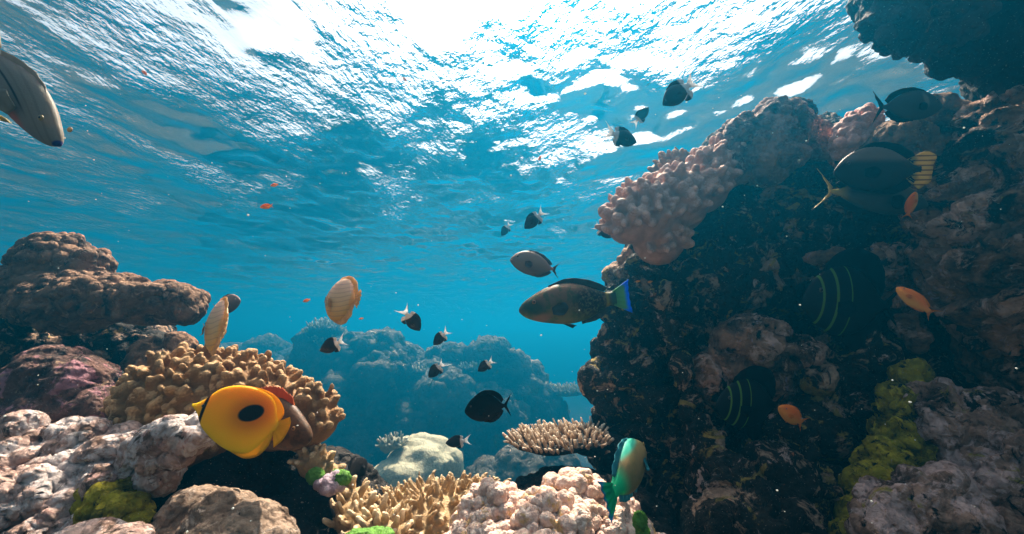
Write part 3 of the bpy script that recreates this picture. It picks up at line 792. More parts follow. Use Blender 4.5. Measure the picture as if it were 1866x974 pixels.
# ================================================================== fish
def smooth_interp(ts, xs, ys):
    """monotone-ish cubic through control points"""
    xs = np.asarray(xs, float); ys = np.asarray(ys, float)
    d = np.diff(ys) / np.diff(xs)
    m = np.concatenate([[d[0]], (d[:-1] + d[1:]) / 2, [d[-1]]])
    for k in range(len(d)):
        if d[k] == 0: m[k] = m[k + 1] = 0
    i = np.clip(np.searchsorted(xs, ts, side='right') - 1, 0, len(d) - 1)
    h = xs[i + 1] - xs[i]; t = (ts - xs[i]) / h
    return ((2 * t ** 3 - 3 * t ** 2 + 1) * ys[i] + (t ** 3 - 2 * t ** 2 + t) * h * m[i]
            + (-2 * t ** 3 + 3 * t ** 2) * ys[i + 1] + (t ** 3 - t ** 2) * h * m[i + 1])

def fish_body(prof, bend, nx=44, ns=26):
    """prof rows: (t from snout, top, bottom, half width); the snout is at x = 0.5, tail towards -0.5"""
    P = np.array(prof, float)
    ts = 0.5 * (1 - np.cos(np.linspace(0, math.pi, nx))) * (P[-1, 0] - P[0, 0]) + P[0, 0]
    zu = smooth_interp(ts, P[:, 0], P[:, 1]); zl = smooth_interp(ts, P[:, 0], P[:, 2]); w = smooth_interp(ts, P[:, 0], P[:, 3])
    V, F = [], []
    th = np.arange(ns) / ns * 2 * math.pi
    for k in range(nx):
        c = (zu[k] + zl[k]) / 2; h = (zu[k] - zl[k]) / 2
        cy_, sy = np.cos(th), np.sin(th)
        y = np.sign(cy_) * np.abs(cy_) ** 1.15 * w[k]
        z = c + sy * h
        x = np.full(ns, 0.5 - ts[k])
        V.append(np.stack([x, y + bend * ts[k] ** 2, z], 1))
    V = np.concatenate(V)
    for k in range(nx - 1):
        for s in range(ns):
            s2 = (s + 1) % ns
            F.append((k * ns + s, (k + 1) * ns + s, (k + 1) * ns + s2, k * ns + s2))
    F.append(tuple(range(ns))); F.append(tuple(reversed(range((nx - 1) * ns, nx * ns))))
    return V, F

def spline(ts, xs, ys):
    d = np.diff(ys) / np.diff(xs)
    m = np.concatenate([[d[0]], (d[:-1] + d[1:]) / 2, [d[-1]]])
    i = np.clip(np.searchsorted(xs, ts, side='right') - 1, 0, len(d) - 1)
    h = xs[i + 1] - xs[i]; t = (ts - xs[i]) / h
    return ((2 * t ** 3 - 3 * t ** 2 + 1) * ys[i] + (t ** 3 - 2 * t ** 2 + t) * h * m[i]
            + (-2 * t ** 3 + 3 * t ** 2) * ys[i + 1] + (t ** 3 - t ** 2) * h * m[i + 1])

def fin_mesh(base, edge, thick=0.008, bend=0.0, nc=34, nr=6, wave=0.006, scallop=0.0, side=0.0, y0=0.0):
    """fin between a root line and a free edge, both (x, z) lists; rayed, thinner towards the edge"""
    def res(p):
        p = np.array(p, float); s = np.concatenate([[0], np.cumsum(np.linalg.norm(np.diff(p, axis=0), axis=1))]); s /= s[-1]
        u = np.linspace(0, 1, nc)
        if len(p) < 3: return np.stack([np.interp(u, s, p[:, k]) for k in (0, 1)], 1)
        return np.stack([spline(u, s, p[:, k]) for k in (0, 1)], 1)
    B, E = res(base), res(edge)
    sgn = []
    V = []
    for sd in (1, -1):
        for r in range(nr):
            t = r / (nr - 1)
            tt = t * (1 - scallop * (np.arange(nc) % 2))if r == nr - 1 else np.full(nc, t)
            q = B * (1 - tt)[:, None] + E * tt[:, None]
            th_ = thick * (1 - 0.8 * t) * (1 + 0.35 * np.cos(np.arange(nc) * math.pi))
            y = y0 + sd * th_ + bend * (0.5 - q[:, 0]) ** 2 + wave * np.sin(np.arange(nc) * 0.9 + 1) * t + side * t
            V.append(np.stack([q[:, 0], y, q[:, 1]], 1))
    V = np.concatenate(V); F = []
    o = nc * nr
    def id_(s, r, c): return s * o + r * nc + c
    for r in range(nr - 1):
        for c in range(nc - 1):
            F.append((id_(0, r, c), id_(0, r, c + 1), id_(0, r + 1, c + 1), id_(0, r + 1, c)))
            F.append((id_(1, r, c), id_(1, r + 1, c), id_(1, r + 1, c + 1), id_(1, r, c + 1)))
    for c in range(nc - 1):
        F.append((id_(0, nr - 1, c), id_(0, nr - 1, c + 1), id_(1, nr - 1, c + 1), id_(1, nr - 1, c)))
        F.append((id_(0, 0, c), id_(1, 0, c), id_(1, 0, c + 1), id_(0, 0, c + 1)))
    for r in range(nr - 1):
        F.append((id_(0, r, 0), id_(0, r + 1, 0), id_(1, r + 1, 0), id_(1, r, 0)))
        F.append((id_(0, r, nc - 1), id_(1, r, nc - 1), id_(1, r + 1, nc - 1), id_(0, r + 1, nc - 1)))
    return V, F

def fish_mat(name, build, rough=0.5, sss=0.25, trans=0.0, rays=0.0, spec=0.2):
    m, N, L = nodes_of(name)
    out = N.new('ShaderNodeOutputMaterial')
    b = N.new('ShaderNodeBsdfPrincipled')
    b.inputs['Roughness'].default_value = rough
    b.inputs['Specular IOR Level'].default_value = spec
    tc = N.new('ShaderNodeTexCoord').outputs['Object']
    sp = N.new('ShaderNodeSeparateXYZ'); L.new(tc, sp.inputs[0])
    x, y, z = sp.outputs
    c = build(N, L, tc, x, y, z)
    if isinstance(c, tuple):
        n1 = noise(N, L, tc, 9, 4, 0.6)
        r = ramp(N, [(0.3, tuple(v * 0.75 for v in c)), (0.7, tuple(min(1, v * 1.15) for v in c))]); L.new(n1, r.inputs[0]); c = r.outputs[0]
    L.new(c, b.inputs['Base Color'])
    sh = b.outputs[0]
    if sss:
        b.inputs['Subsurface Weight'].default_value = sss
        b.inputs['Subsurface Radius'].default_value = (1, 0.6, 0.35)
        b.inputs['Subsurface Scale'].default_value = 0.02
    # scales / fin rays
    if rays:
        wv = N.new('ShaderNodeTexNoise'); wv.inputs['Scale'].default_value = rays; wv.inputs['Detail'].default_value = 2
        mp = N.new('ShaderNodeMapping'); mp.inputs['Scale'].default_value = (0.12, 1, 1); L.new(tc, mp.inputs[0]); L.new(mp.outputs[0], wv.inputs['Vector'])
        hgt = wv.outputs['Fac']
    else:
        vo = N.new('ShaderNodeTexVoronoi'); vo.inputs['Scale'].default_value = 95; L.new(tc, vo.inputs['Vector']); hgt = vo.outputs['Distance']
    bp = N.new('ShaderNodeBump'); bp.inputs['Strength'].default_value = 0.25; bp.inputs['Distance'].default_value = 0.0008
    L.new(hgt, bp.inputs['Height']); L.new(bp.outputs[0], b.inputs['Normal'])
    if trans:
        tl = N.new('ShaderNodeBsdfTranslucent'); L.new(c, tl.inputs[0])
        mx = N.new('ShaderNodeMixShader'); mx.inputs[0].default_value = trans
        L.new(sh, mx.inputs[1]); L.new(tl.outputs[0], mx.inputs[2]); sh = mx.outputs[0]
    L.new(sh, out.inputs[0])
    return m

def ell(N, L, x, z, cx, cz, rx, rz, ang=0.0, soft=0.1):
    """1 inside an ellipse on the flank, 0 outside"""
    ca, sa = math.cos(ang), math.sin(ang)
    dx = math_(N, L, 'SUBTRACT', x, cx); dz = math_(N, L, 'SUBTRACT', z, cz)
    u = math_(N, L, 'DIVIDE', math_(N, L, 'ADD', math_(N, L, 'MULTIPLY', dx, ca), math_(N, L, 'MULTIPLY', dz, sa)), rx)
    v = math_(N, L, 'DIVIDE', math_(N, L, 'SUBTRACT', math_(N, L, 'MULTIPLY', dz, ca), math_(N, L, 'MULTIPLY', dx, sa)), rz)
    r = math_(N, L, 'SQRT', math_(N, L, 'ADD', math_(N, L, 'MULTIPLY', u, u), math_(N, L, 'MULTIPLY', v, v)))
    s = step(N, L, r, 1 - soft, 1 + soft)
    return math_(N, L, 'SUBTRACT', 1.0, s)

def band(N, L, v, c, hw, soft):
    d = math_(N, L, 'ABSOLUTE', math_(N, L, 'SUBTRACT', v, c))
    return math_(N, L, 'SUBTRACT', 1.0, step(N, L, d, max(0, hw - soft), hw + soft))

def lines(N, L, v, freq, lo, hi):
    s = math_(N, L, 'SINE', math_(N, L, 'MULTIPLY', v, freq))
    return step(N, L, s, lo, hi)

EYE_M, EN, EL = nodes_of('fish_eye')
eb = EN.new('ShaderNodeBsdfPrincipled'); eb.inputs['Base Color'].default_value = (0.008, 0.008, 0.01, 1); eb.inputs['Roughness'].default_value = 0.12
eo = EN.new('ShaderNodeOutputMaterial'); EL.new(eb.outputs[0], eo.inputs[0])
IRIS = {}
def iris(c):
    if c not in IRIS:
        m, N, L = nodes_of('fish_iris'); b = N.new('ShaderNodeBsdfPrincipled'); b.inputs['Base Color'].default_value = (*c, 1); b.inputs['Roughness'].default_value = 0.3
        o = N.new('ShaderNodeOutputMaterial'); L.new(b.outputs[0], o.inputs[0]); IRIS[c] = m
    return IRIS[c]

def place(root, head, tail, up, roll_d=0.0):
    """head and tail: (px, py, depth); up: which way the back points in the photograph"""
    h, t = W(*head), W(*tail)
    x = h - t; Ln = np.linalg.norm(x); x /= Ln
    u = CR * up[0] + CU * up[1] + CF * roll_d
    z = u - x * (u @ x); z /= np.linalg.norm(z)
    y = np.cross(z, x)
    c = (h + t) / 2
    root.matrix_world = Matrix(((x[0] * Ln, y[0] * Ln, z[0] * Ln, c[0]), (x[1] * Ln, y[1] * Ln, z[1] * Ln, c[1]), (x[2] * Ln, y[2] * Ln, z[2] * Ln, c[2]), (0, 0, 0, 1)))

KINDS = {}
def fish(kind, label, head, tail, up=(0, 1), roll_d=0.0, bend=0.0, group=None, cat='fish', name=None):
    K = KINDS[kind]
    root = empty(name or K['name'])
    tag(root, label, cat, group)
    key = ('mesh', bend)
    if key not in K:
        parts = []
        V, F = fish_body(K['prof'], bend)
        parts.append(('body', V, F, K['mat']))
        for nm, base, edge, kw, mt in K['fins']:
            V, F = fin_mesh(base, edge, bend=bend, **kw)
            if kw.get('side'):
                parts.append((nm, V, F, mt))
                V2 = V.copy(); V2[:, 1] = 2 * bend * (0.5 - V[:, 0]) ** 2 - V[:, 1]
                parts.append((nm, V2, [tuple(reversed(q)) for q in F], mt))
            else: parts.append((nm, V, F, mt))
        ex, ez, er, ey, ic = K['eye']
        sv, sf = ico(3)
        for s in (1, -1):
            parts.append(('eye', sv * np.array([er, er * 0.45, er]) + np.array([ex, s * ey + bend * (0.5 - ex) ** 2, ez]), sf, iris(ic)))
            parts.append(('pupil', sv * np.array([er * 0.6, er * 0.35, er * 0.6]) + np.array([ex, s * (ey + er * 0.18) + bend * (0.5 - ex) ** 2, ez]), sf, EYE_M))
        K[key] = []
        eye = None
        for nm, V, F, mt in parts:
            o = mesh_obj(nm, V, F, mt, root if nm != 'pupil' else eye)
            if nm == 'eye': eye = o
            K[key].append(o)
    else:
        eye = None
        for src in K[key]:
            nm = src.name.split('.')[0]
            o = src.copy(); COL.objects.link(o)
            o.parent = root if nm != 'pupil' else eye
            if nm == 'eye': eye = o
    place(root, head, tail, up, roll_d)
    return root

def M(name, fn, **k): return fish_mat(name, fn, **k)

# ---- yellow butterflyfish with a black spot ------------------------------------------------
YEL = (0.86, 0.43, 0.006)
def _yellow(N, L, tc, x, y, z):
    g = ramp(N, [(0.0, (0.92, 0.56, 0.006)), (0.55, (0.95, 0.48, 0.004)), (1.0, (0.94, 0.40, 0.003))])
    L.new(step(N, L, z, -0.3, 0.3), g.inputs[0])
    c = g.outputs[0]
    halo = ell(N, L, x, z, -0.09, 0.065, 0.20, 0.17, -0.55, 0.75)
    c = mixc(N, L, math_(N, L, 'MULTIPLY', halo, 0.75), c, (0.50, 0.10, 0.003))
    c = mixc(N, L, ell(N, L, x, z, -0.085, 0.07, 0.125, 0.085, -0.55, 0.10), c, (0.004, 0.003, 0.003))
    xb = math_(N, L, 'ADD', x, math_(N, L, 'MULTIPLY', z, -0.10))
    c = mixc(N, L, band(N, L, xb, 0.372, 0.017, 0.006), c, (0.006, 0.005, 0.004))
    return c
M_YEL = M('yellow_fish_skin', _yellow, sss=0.35, rough=0.5)
M_YELF = M('yellow_fish_fin', lambda N, L, tc, x, y, z: mixc(N, L, step(N, L, z, -0.3, 0.3), (0.93, 0.52, 0.005), (0.95, 0.46, 0.004)), trans=0.45, sss=0, rays=70)
KINDS['yellow'] = dict(name='yellow_butterflyfish', mat=M_YEL, eye=(0.385, 0.02, 0.018, 0.031, (0.02, 0.015, 0.01)),
    prof=[(0, 0.012, -0.012, 0.006), (0.035, 0.028, -0.03, 0.014), (0.09, 0.085, -0.075, 0.028), (0.17, 0.21, -0.17, 0.044), (0.30, 0.295, -0.255, 0.054), (0.45, 0.325, -0.32, 0.054),
          (0.60, 0.315, -0.345, 0.046), (0.74, 0.255, -0.30, 0.034), (0.82, 0.15, -0.17, 0.024), (0.86, 0.07, -0.075, 0.018), (0.89, 0.05, -0.052, 0.012)],
    fins=[('dorsal_fin', [(0.28, 0.18), (0.1, 0.24), (-0.1, 0.22), (-0.24, 0.14), (-0.33, 0.04)], [(0.30, 0.235), (0.16, 0.31), (-0.03, 0.335), (-0.20, 0.315), (-0.33, 0.24), (-0.40, 0.14), (-0.385, 0.05)], dict(thick=0.006, wave=0.002), M_YELF),
          ('anal_fin', [(0.06, -0.25), (-0.10, -0.23), (-0.24, -0.14), (-0.33, -0.04)], [(0.06, -0.305), (-0.08, -0.35), (-0.22, -0.375), (-0.32, -0.33), (-0.38, -0.22), (-0.38, -0.06)], dict(thick=0.006, wave=0.002), M_YELF),
          ('tail_fin', [(-0.36, 0.045), (-0.365, 0), (-0.36, -0.045)], [(-0.47, 0.13), (-0.505, 0.07), (-0.51, -0.03), (-0.49, -0.13), (-0.44, -0.21)], dict(thick=0.007, wave=0.003), M_YELF)])

# ---- cream oval butterflyfish ---------------------------------------------------------------
def _cream(N, L, tc, x, y, z):
    g = ramp(N, [(0.0, (0.72, 0.38, 0.07)), (0.35, (0.78, 0.52, 0.22)), (1.0, (0.80, 0.60, 0.42))]); L.new(step(N, L, z, -0.33, 0.3), g.inputs[0])
    c = g.outputs[0]
    zz = math_(N, L, 'SUBTRACT', z, math_(N, L, 'MULTIPLY', math_(N, L, 'MULTIPLY', x, x), 0.35))
    ln = math_(N, L, 'MULTIPLY', lines(N, L, zz, 105, 0.6, 1.0), 0.36)
    c = mixc(N, L, ln, c, (0.30, 0.16, 0.13))
    c = mixc(N, L, math_(N, L, 'MULTIPLY', band(N, L, x, -0.36, 0.05, 0.03), 0.6), c, (0.85, 0.40, 0.04))
    xb = math_(N, L, 'ADD', x, math_(N, L, 'MULTIPLY', z, -0.06))
    for p, w_ in ((0.385, 0.018), (0.315, 0.008)):
        c = mixc(N, L, band(N, L, xb, p, w_, 0.004), c, (0.008, 0.006, 0.006))
    hd = step(N, L, x, 0.41, 0.425)
    c = mixc(N, L, hd, c, (0.45, 0.16, 0.03))
    return c
M_CREAM = M('cream_fish_skin', _cream, sss=0.35, rough=0.5)
M_CREAMF = M('cream_fish_fin', lambda N, L, tc, x, y, z: (0.80, 0.50, 0.22), trans=0.45, sss=0, rays=70)
KINDS['cream'] = dict(name='cream_butterflyfish', mat=M_CREAM, eye=(0.385, 0.03, 0.022, 0.042, (0.4, 0.2, 0.05)),
    prof=[(0, 0.012, -0.012, 0.006), (0.04, 0.03, -0.03, 0.02), (0.09, 0.09, -0.075, 0.040), (0.18, 0.20, -0.17, 0.058), (0.30, 0.27, -0.245, 0.070), (0.46, 0.295, -0.285, 0.072),
          (0.62, 0.265, -0.27, 0.060), (0.76, 0.175, -0.185, 0.05), (0.83, 0.08, -0.085, 0.03), (0.87, 0.05, -0.052, 0.02), (0.9, 0.048, -0.05, 0.012)],
    fins=[('dorsal_fin', [(0.28, 0.18), (0.08, 0.23), (-0.1, 0.21), (-0.24, 0.13), (-0.33, 0.04)], [(0.30, 0.225), (0.14, 0.305), (-0.03, 0.325), (-0.20, 0.29), (-0.33, 0.21), (-0.40, 0.11), (-0.385, 0.05)], dict(thick=0.012), M_CREAMF),
          ('anal_fin', [(0.05, -0.23), (-0.10, -0.21), (-0.24, -0.12), (-0.33, -0.04)], [(0.06, -0.29), (-0.08, -0.32), (-0.22, -0.32), (-0.33, -0.26), (-0.385, -0.17), (-0.38, -0.06)], dict(thick=0.012), M_CREAMF),
          ('tail_fin', [(-0.38, 0.05), (-0.385, 0), (-0.38, -0.05)], [(-0.47, 0.12), (-0.5, 0.06), (-0.5, -0.06), (-0.47, -0.12)], dict(thick=0.010), M_CREAMF),
          ('pectoral_fin', [(0.20, -0.02), (0.195, -0.10)], [(0.14, 0.02), (0.085, -0.01), (0.075, -0.07), (0.12, -0.12), (0.17, -0.12)], dict(thick=0.004, side=0.03, y0=0.08, nc=18), M_CREAMF)])

# ---- half black half white chromis ----------------------------------------------------------
def _chromis(N, L, tc, x, y, z):
    w_ = math_(N, L, 'ADD', x, math_(N, L, 'MULTIPLY', noise(N, L, tc, 14, 3), 0.03))
    return mixc(N, L, step(N, L, w_, -0.08, -0.04), (0.80, 0.80, 0.80), (0.018, 0.017, 0.020))
M_CHR = M('dark_chromis_skin', _chromis, sss=0)
M_CHRD = M('dark_chromis_fin', lambda N, L, tc, x, y, z: mixc(N, L, step(N, L, x, -0.11, -0.07), (0.8, 0.8, 0.8), (0.02, 0.018, 0.02)), sss=0, rays=50)
M_CHRW = M('white_chromis_tail', lambda N, L, tc, x, y, z: (0.85, 0.86, 0.88), sss=0, trans=0.5, rays=50)
KINDS['chromis'] = dict(name='two_tone_chromis', mat=M_CHR, eye=(0.40, 0.035, 0.026, 0.046, (0.05, 0.05, 0.06)),
    prof=[(0, 0.012, -0.015, 0.01), (0.04, 0.06, -0.055, 0.035), (0.12, 0.13, -0.125, 0.065), (0.25, 0.20, -0.19, 0.085), (0.38, 0.21, -0.205, 0.082), (0.52, 0.165, -0.165, 0.06),
          (0.64, 0.09, -0.095, 0.035), (0.70, 0.058, -0.06, 0.024), (0.74, 0.055, -0.058, 0.015)],
    fins=[('dorsal_fin', [(0.27, 0.17), (0.1, 0.20), (-0.05, 0.15), (-0.15, 0.08)], [(0.24, 0.22), (0.08, 0.265), (-0.08, 0.24), (-0.20, 0.17), (-0.17, 0.08)], dict(thick=0.010), M_CHRD),
          ('anal_fin', [(0.06, -0.20), (-0.05, -0.155), (-0.15, -0.08)], [(0.04, -0.25), (-0.09, -0.27), (-0.2, -0.16), (-0.17, -0.08)], dict(thick=0.010), M_CHRD),
          ('tail_fin', [(-0.22, 0.055), (-0.235, 0), (-0.22, -0.055)], [(-0.53, 0.23), (-0.45, 0.165), (-0.37, 0.05), (-0.35, 0.0), (-0.37, -0.05), (-0.45, -0.165), (-0.53, -0.23)], dict(thick=0.014), M_CHRW),
          ('pectoral_fin', [(0.22, 0.0), (0.215, -0.07)], [(0.08, 0.0), (0.06, -0.06), (0.10, -0.11)], dict(thick=0.006, side=0.05, y0=0.08, nc=10), M_CHRD)])

# ---- surgeonfish ---------------------------------------------------------------------------
SURG = [(0, 0.005, -0.05, 0.012), (0.03, 0.06, -0.085, 0.03), (0.10, 0.15, -0.15, 0.055), (0.22, 0.235, -0.215, 0.075), (0.38, 0.27, -0.25, 0.078), (0.55, 0.235, -0.22, 0.062),
        (0.70, 0.135, -0.13, 0.036), (0.78, 0.06, -0.06, 0.022), (0.83, 0.036, -0.036, 0.016), (0.86, 0.04, -0.04, 0.01)]
def surgeon(kind, name, skin, fin, tail, ic=(0.05, 0.04, 0.03), hs=1.0, tail_h=0.23, finh=1.0, fork=0.10):
    prof = [(t, a * hs, b * hs, w) for t, a, b, w in SURG]
    s = hs
    KINDS[kind] = dict(name=name, mat=skin, eye=(0.385, 0.075 * s, 0.020, 0.052, ic), prof=prof,
        fins=[('dorsal_fin', [(0.32, 0.19 * s), (0.12, 0.255 * s), (-0.08, 0.22 * s), (-0.22, 0.12 * s), (-0.28, 0.06 * s)],
               [(0.30, 0.19 * s + 0.05 * finh), (0.12, 0.255 * s + 0.075 * finh), (-0.1, 0.22 * s + 0.10 * finh), (-0.25, 0.12 * s + 0.12 * finh), (-0.33, 0.09 * s + .03 * finh)], dict(thick=0.010), fin),
              ('anal_fin', [(0.10, -0.235 * s), (-0.08, -0.205 * s), (-0.22, -0.11 * s), (-0.28, -0.055 * s)],
               [(0.09, -0.235 * s - 0.03 * finh), (-0.1, -0.205 * s - 0.09 * finh), (-0.25, -0.11 * s - 0.11 * finh), (-0.33, -0.08 * s - .02 * finh)], dict(thick=0.010), fin),
              ('tail_fin', [(-0.345, 0.036), (-0.355, 0), (-0.345, -0.036)], [(-0.5, tail_h), (-0.5 + fork * 0.6, 0.10), (-0.5 + fork, 0), (-0.5 + fork * 0.6, -0.10), (-0.5, -tail_h)], dict(thick=0.009), tail),
              ('pectoral_fin', [(0.24, 0.0), (0.235, -0.08)], [(0.17, 0.02), (0.11, 0.0), (0.10, -0.06), (0.15, -0.11), (0.20, -0.10)], dict(thick=0.004, side=0.03, y0=0.074, nc=18), fin)])
M_BLK = M('black_fish_skin', lambda N, L, tc, x, y, z: (0.006, 0.005, 0.005), sss=0, rough=0.7, spec=0.05)
M_BLKF = M('black_fish_fin', lambda N, L, tc, x, y, z: (0.005, 0.0045, 0.005), sss=0, rays=60, spec=0.05)
surgeon('black_surgeon', 'black_surgeonfish', M_BLK, M_BLKF, M_BLKF, hs=1.12, tail_h=0.26, finh=1.0)
M_GREYS = M('grey_fish_skin', lambda N, L, tc, x, y, z: mixc(N, L, step(N, L, z, -0.2, 0.15), (0.10, 0.085, 0.075), (0.27, 0.20, 0.16)), sss=0.1)
M_GREYF = M('grey_fish_fin', lambda N, L, tc, x, y, z: (0.07, 0.065, 0.07), sss=0, rays=60)
surgeon('grey_surgeon', 'grey_surgeonfish', M_GREYS, M_GREYF, M_GREYF, hs=0.86, tail_h=0.17, finh=0.45)
M_DUSK = M('dusky_fish_skin', lambda N, L, tc, x, y, z: mixc(N, L, ell(N, L, x, z, 0.22, 0.08, 0.035, 0.10, 0.3, 0.5), (0.030, 0.034, 0.036), (0.13, 0.115, 0.10)), sss=0)
surgeon('dusky_surgeon', 'dusky_surgeonfish', M_DUSK, M_BLKF, M_BLKF, hs=0.92, tail_h=0.27, finh=0.8)
def _ytail(N, L, tc, x, y, z):
    s = lines(N, L, z, 120, -0.75, -0.35)
    return mixc(N, L, s, (0.16, 0.12, 0.035), (0.50, 0.37, 0.10))
M_YTAIL = M('yellow_striped_tail', _ytail, sss=0, trans=0.35)
M_BRNHEAD = M('dark_brown_fish_skin', lambda N, L, tc, x, y, z: mixc(N, L, step(N, L, z, 0.05, 0.14), (0.010, 0.009, 0.009), (0.15, 0.105, 0.08)), sss=0)
surgeon('yellowtail_surgeon', 'striped_tail_surgeonfish', M_BRNHEAD, M_BLKF, M_YTAIL, hs=0.95, tail_h=0.22, finh=0.8, fork=0.03)
K_ = KINDS['yellowtail_surgeon']['fins']
K_[2] = ('tail_fin', [(-0.20, 0.10), (-0.24, 0), (-0.20, -0.10)], [(-0.40, 0.20), (-0.5, 0.15), (-0.47, 0.0), (-0.46, -0.12), (-0.34, -0.22)], dict(thick=0.010, nc=30), M_YTAIL)
M_OLIVE = M('slate_fish_skin', lambda N, L, tc, x, y, z: mixc(N, L, step(N, L, x, -0.36, -0.18), (0.50, 0.36, 0.06), (0.035, 0.045, 0.05)), sss=0)
M_YELT = M('pale_yellow_tail', lambda N, L, tc, x, y, z: (0.62, 0.48, 0.14), sss=0, trans=0.35, rays=50)
surgeon('yellow_crescent', 'crescent_tail_fish', M_OLIVE, M_BLKF, M_YELT, hs=0.58, tail_h=0.19, finh=0.5, fork=0.13)
def _bars(N, L, tc, x, y, z):
    c = (0.006, 0.005, 0.005)
    xb = math_(N, L, 'ADD', x, math_(N, L, 'MULTIPLY', math_(N, L, 'MULTIPLY', z, z), -0.35))
    for p, w_ in ((0.36, 0.010), (0.24, 0.013), (0.10, 0.007)):
        c = mixc(N, L, band(N, L, xb, p, w_, 0.003), c, (0.10, 0.20, 0.025))
    return c
M_BARS = M('black_fish_lime_bars', _bars, sss=0, spec=0.12)
surgeon('sailfin', 'lime_barred_tang', M_BARS, M_BLKF, M_BLKF, hs=1.1, tail_h=0.18, finh=2.0)

# ---- brown parrotfish ----------------------------------------------------------------------
PAR = [(0, 0.012, -0.02, 0.02), (0.03, 0.05, -0.055, 0.045), (0.12, 0.105, -0.105, 0.075), (0.26, 0.165, -0.145, 0.095), (0.42, 0.185, -0.17, 0.098), (0.58, 0.15, -0.15, 0.080),
       (0.72, 0.085, -0.095, 0.05), (0.79, 0.060, -0.062, 0.034), (0.86, 0.062, -0.062, 0.02)]
def _parrot(N, L, tc, x, y, z):
    g = ramp(N, [(0.0, (0.10, 0.11, 0.04)), (0.5, (0.13, 0.085, 0.042)), (1.0, (0.22, 0.11, 0.06))]); L.new(step(N, L, z, -0.15, 0.17), g.inputs[0])
    c = g.outputs[0]
    n = step(N, L, noise(N, L, tc, 13, 5, 0.65), 0.45, 0.6)
    c = mixc(N, L, math_(N, L, 'MULTIPLY', n, 0.7), c, (0.04, 0.085, 0.03))
    dk = math_(N, L, 'MULTIPLY', ell(N, L, x, z, -0.13, 0.0, 0.17, 0.13, 0, 0.5), step(N, L, noise(N, L, tc, 38, 3, 0.7), 0.35, 0.55))
    c = mixc(N, L, dk, c, (0.010, 0.010, 0.008))
    c = mixc(N, L, math_(N, L, 'MULTIPLY', ell(N, L, x, z, 0.40, 0.02, 0.12, 0.06, 0.4, 0.5), 0.8), c, (0.012, 0.055, 0.04))
    c = mixc(N, L, math_(N, L, 'MULTIPLY', ell(N, L, x, z, 0.32, -0.09, 0.08, 0.035, -0.2, 0.5), 0.7), c, (0.20, 0.095, 0.05))
    c = mixc(N, L, band(N, L, x, -0.275, 0.012, 0.015), c, (0.22, 0.16, 0.03))
    c = mixc(N, L, math_(N, L, 'SUBTRACT', 1.0, step(N, L, x, -0.33, -0.29)), c, (0.03, 0.09, 0.06))
    return c
def _ptail(N, L, tc, x, y, z):
    az = math_(N, L, 'ABSOLUTE', z)
    e = math_(N, L, 'MAXIMUM', step(N, L, az, 0.09, 0.12), math_(N, L, 'SUBTRACT', 1.0, step(N, L, x, -0.47, -0.43)))
    return mixc(N, L, e, (0.14, 0.38, 0.19), (0.02, 0.22, 0.9))
M_PAR = M('brown_parrotfish_skin', _parrot, sss=0)
M_PTAIL = M('blue_edged_tail', _ptail, sss=0, trans=0.3, rays=60)
M_PFIN = M('brown_parrotfish_fin', lambda N, L, tc, x, y, z: (0.035, 0.05, 0.05), sss=0, rays=60)
def parrot(kind, name, skin, tail, fin, ic):
    KINDS[kind] = dict(name=name, mat=skin, eye=(0.375, 0.055, 0.017, 0.072, ic), prof=PAR,
        fins=[('dorsal_fin', [(0.24, 0.145), (0.05, 0.175), (-0.15, 0.115), (-0.26, 0.07)], [(0.22, 0.18), (0.05, 0.222), (-0.17, 0.175), (-0.30, 0.10)], dict(thick=0.010), fin),
              ('anal_fin', [(-0.02, -0.11), (-0.15, -0.09), (-0.26, -0.05)], [(-0.03, -0.185), (-0.17, -0.165), (-0.30, -0.10)], dict(thick=0.010), fin),
              ('tail_fin', [(-0.335, 0.06), (-0.34, 0), (-0.335, -0.06)], [(-0.495, 0.15), (-0.485, 0.07), (-0.485, -0.07), (-0.495, -0.15)], dict(thick=0.012), tail),
              ('pelvic_fin', [(0.16, -0.15), (0.10, -0.16)], [(0.06, -0.21), (0.02, -0.19)], dict(thick=0.008, nc=8), fin),
              ('pectoral_fin', [(0.235, -0.01), (0.23, -0.07)], [(0.18, 0.02), (0.12, 0.02), (0.10, -0.03), (0.14, -0.08), (0.19, -0.08)], dict(thick=0.004, side=0.025, y0=0.092, nc=18), fin)])
parrot('parrot', 'brown_parrotfish', M_PAR, M_PTAIL, M_PFIN, (0.25, 0.1, 0.04))
# ---- green parrotfish seen from behind
def _gpar(N, L, tc, x, y, z):
    n = noise(N, L, tc, 12, 4)
    r = ramp(N, [(0.3, (0.17, 0.15, 0.055)), (0.7, (0.30, 0.20, 0.09))]); L.new(n, r.inputs[0])
    c = mixc(N, L, step(N, L, z, 0.11, 0.15), r.outputs[0], (0.03, 0.40, 0.28))
    c = mixc(N, L, math_(N, L, 'SUBTRACT', 1.0, step(N, L, x, -0.26, -0.12)), c, (0.015, 0.50, 0.20))
    return c
def _gtail(N, L, tc, x, y, z):
    az = math_(N, L, 'ABSOLUTE', z)
    return mixc(N, L, math_(N, L, 'MAXIMUM', step(N, L, az, 0.09, 0.13), math_(N, L, 'SUBTRACT', 1.0, step(N, L, x, -0.49, -0.45))), (0.015, 0.52, 0.24), (0.03, 0.28, 0.58))
M_GPAR = M('green_parrotfish_skin', _gpar, sss=0.15)
M_GTAIL = M('green_parrotfish_tail', _gtail, sss=0, trans=0.4, rays=60)
M_GFIN = M('green_parrotfish_fin', lambda N, L, tc, x, y, z: (0.03, 0.22, 0.26), sss=0, rays=60)
parrot('green_parrot', 'green_parrotfish', M_GPAR, M_GTAIL, M_GFIN, (0.3, 0.2, 0.05))
